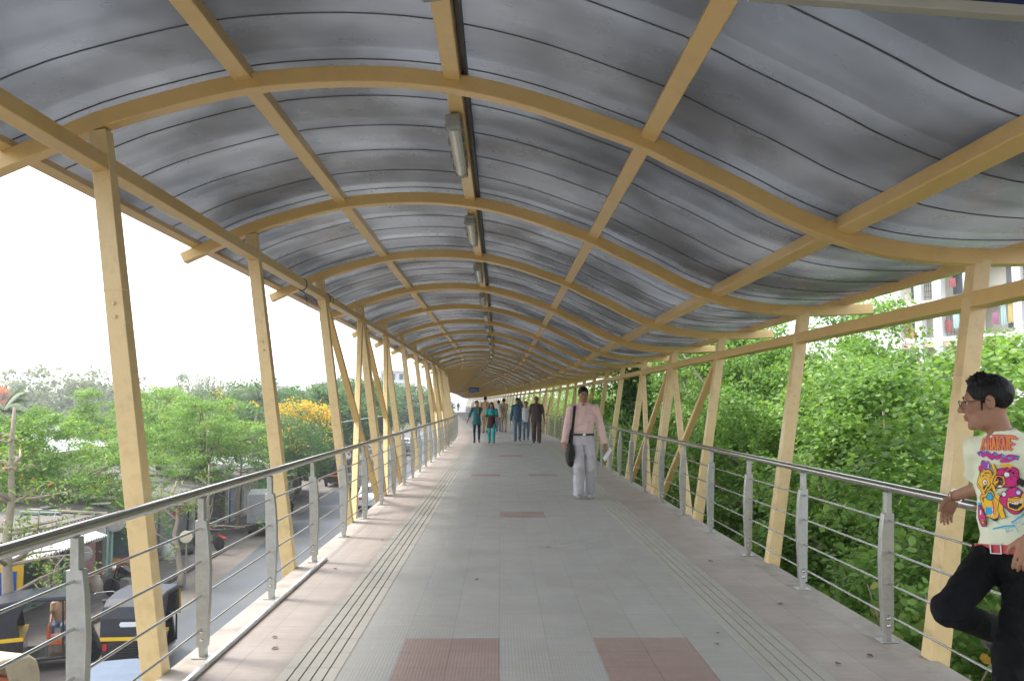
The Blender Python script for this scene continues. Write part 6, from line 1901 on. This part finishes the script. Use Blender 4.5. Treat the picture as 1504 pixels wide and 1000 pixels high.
far_person(167, -.75, 'tiny far person in white left of the person in dark red', 'white_cloth', 'white_cloth')
far_person(166, 2.55, 'tiny far person in dark clothes right of the sky-blue poster stand', 'brown_cloth', 'green_cloth')
# fallen leaves and scraps on the walkway
M['dry_leaf'] = mat('dry_leaf', (.16, .08, .04), .8, var=.4)
for k, (x_, s_) in enumerate(((-1.45, 5.55), (-1.38, 5.30), (1.35, 5.35), (1.42, 5.6), (2.1, 6.4), (2.0, 8.1), (-.2, 7.3), (-1.5, 7.8), (2.2, 5.1), (1.95, 4.95), (-1.3, 9.4), (.5, 8.9))):
    m = MB(); g = np.random.default_rng(k)
    w_ = .012 + .012 * g.random(); l_ = .03 + .025 * g.random()
    m.add([(-l_ / 2, 0, 0), (0, w_, .006), (l_ / 2, 0, .004), (0, -w_, .008), (-l_ / 2, 0, .002), (0, w_, .008), (l_ / 2, 0, .006), (0, -w_, .010)], [(3, 2, 1, 0), (4, 5, 6, 7), (0, 1, 5, 4), (1, 2, 6, 5), (2, 3, 7, 6), (3, 0, 4, 7)])
    o = m.build('fallen_leaf', M['dry_leaf']); o.location = P(s_, x_, .0035); o.rotation_euler = (0, 0, g.uniform(0, 6))
    tag(o, 'tiny dry brown leaf fallen on the walkway tiles', 'leaf', 'fallen leaves on the walkway')

# ------------------------------------------------------- camera, sky and sun
cam = bpy.data.cameras.new('camera')
co = bpy.data.objects.new('camera', cam); COL.objects.link(co)
co.location = (0, 0, 1.5)
co.rotation_euler = (R(90 + 4.27), 0, R(-.79))
cam.sensor_width = 36; cam.lens = 1235 / 1504 * 36
cam.clip_start = .05; cam.clip_end = 3000
sc.camera = co
w = bpy.data.worlds.new('World'); sc.world = w; w.use_nodes = True
nt = w.node_tree
sky = nt.nodes.new('ShaderNodeTexSky'); sky.sky_type = 'NISHITA'; sky.sun_disc = False
SUN_EL, SUN_AZ = R(55), R(-70)          # azimuth measured from +Y towards +X
sky.sun_elevation = SUN_EL; sky.sun_rotation = SUN_AZ
sky.air_density = 1.0; sky.dust_density = 1.5; sky.ozone_density = 1.0
hs = nt.nodes.new('ShaderNodeHueSaturation'); hs.inputs['Saturation'].default_value = .35
bg = nt.nodes['Background']; bg.inputs['Strength'].default_value = .15
nt.links.new(sky.outputs[0], hs.inputs['Color']); nt.links.new(hs.outputs[0], bg.inputs['Color'])
sun = bpy.data.lights.new('sun', 'SUN'); sun.energy = 1.1; sun.angle = R(14); sun.color = (1, .96, .9)
so = bpy.data.objects.new('sun', sun); COL.objects.link(so)
dv = Vector((math.sin(SUN_AZ) * math.cos(SUN_EL), math.cos(SUN_AZ) * math.cos(SUN_EL), math.sin(SUN_EL)))
so.rotation_euler = dv.to_track_quat('Z', 'Y').to_euler(); so.location = (0, 0, 60)
sc.view_settings.view_transform = 'Standard'; sc.view_settings.look = 'None'
sc.view_settings.exposure = 2.0; sc.view_settings.gamma = 1.0; sc.view_settings.use_curve_mapping = False
sc.cycles.max_bounces = 10; sc.cycles.diffuse_bounces = 5; sc.cycles.glossy_bounces = 4
sc.cycles.transmission_bounces = 6; sc.cycles.transparent_max_bounces = 12
sc.cycles.use_denoising = True

hz = MB().box((0, 300, 22), (1600, 1000, 58))
vm = bpy.data.materials.new('haze'); vm.use_nodes = True
vn = vm.node_tree; vn.nodes.remove(vn.nodes['Principled BSDF'])
pv = vn.nodes.new('ShaderNodeVolumePrincipled'); pv.inputs['Color'].default_value = (.97, .98, 1, 1); pv.inputs['Density'].default_value = .0010; pv.inputs['Anisotropy'].default_value = .2
vn.links.new(pv.outputs[0], vn.nodes['Material Output'].inputs['Volume'])
tag(hz.build('haze', vm), 'pale haze over the street and the far trees', 'haze', kind='stuff')
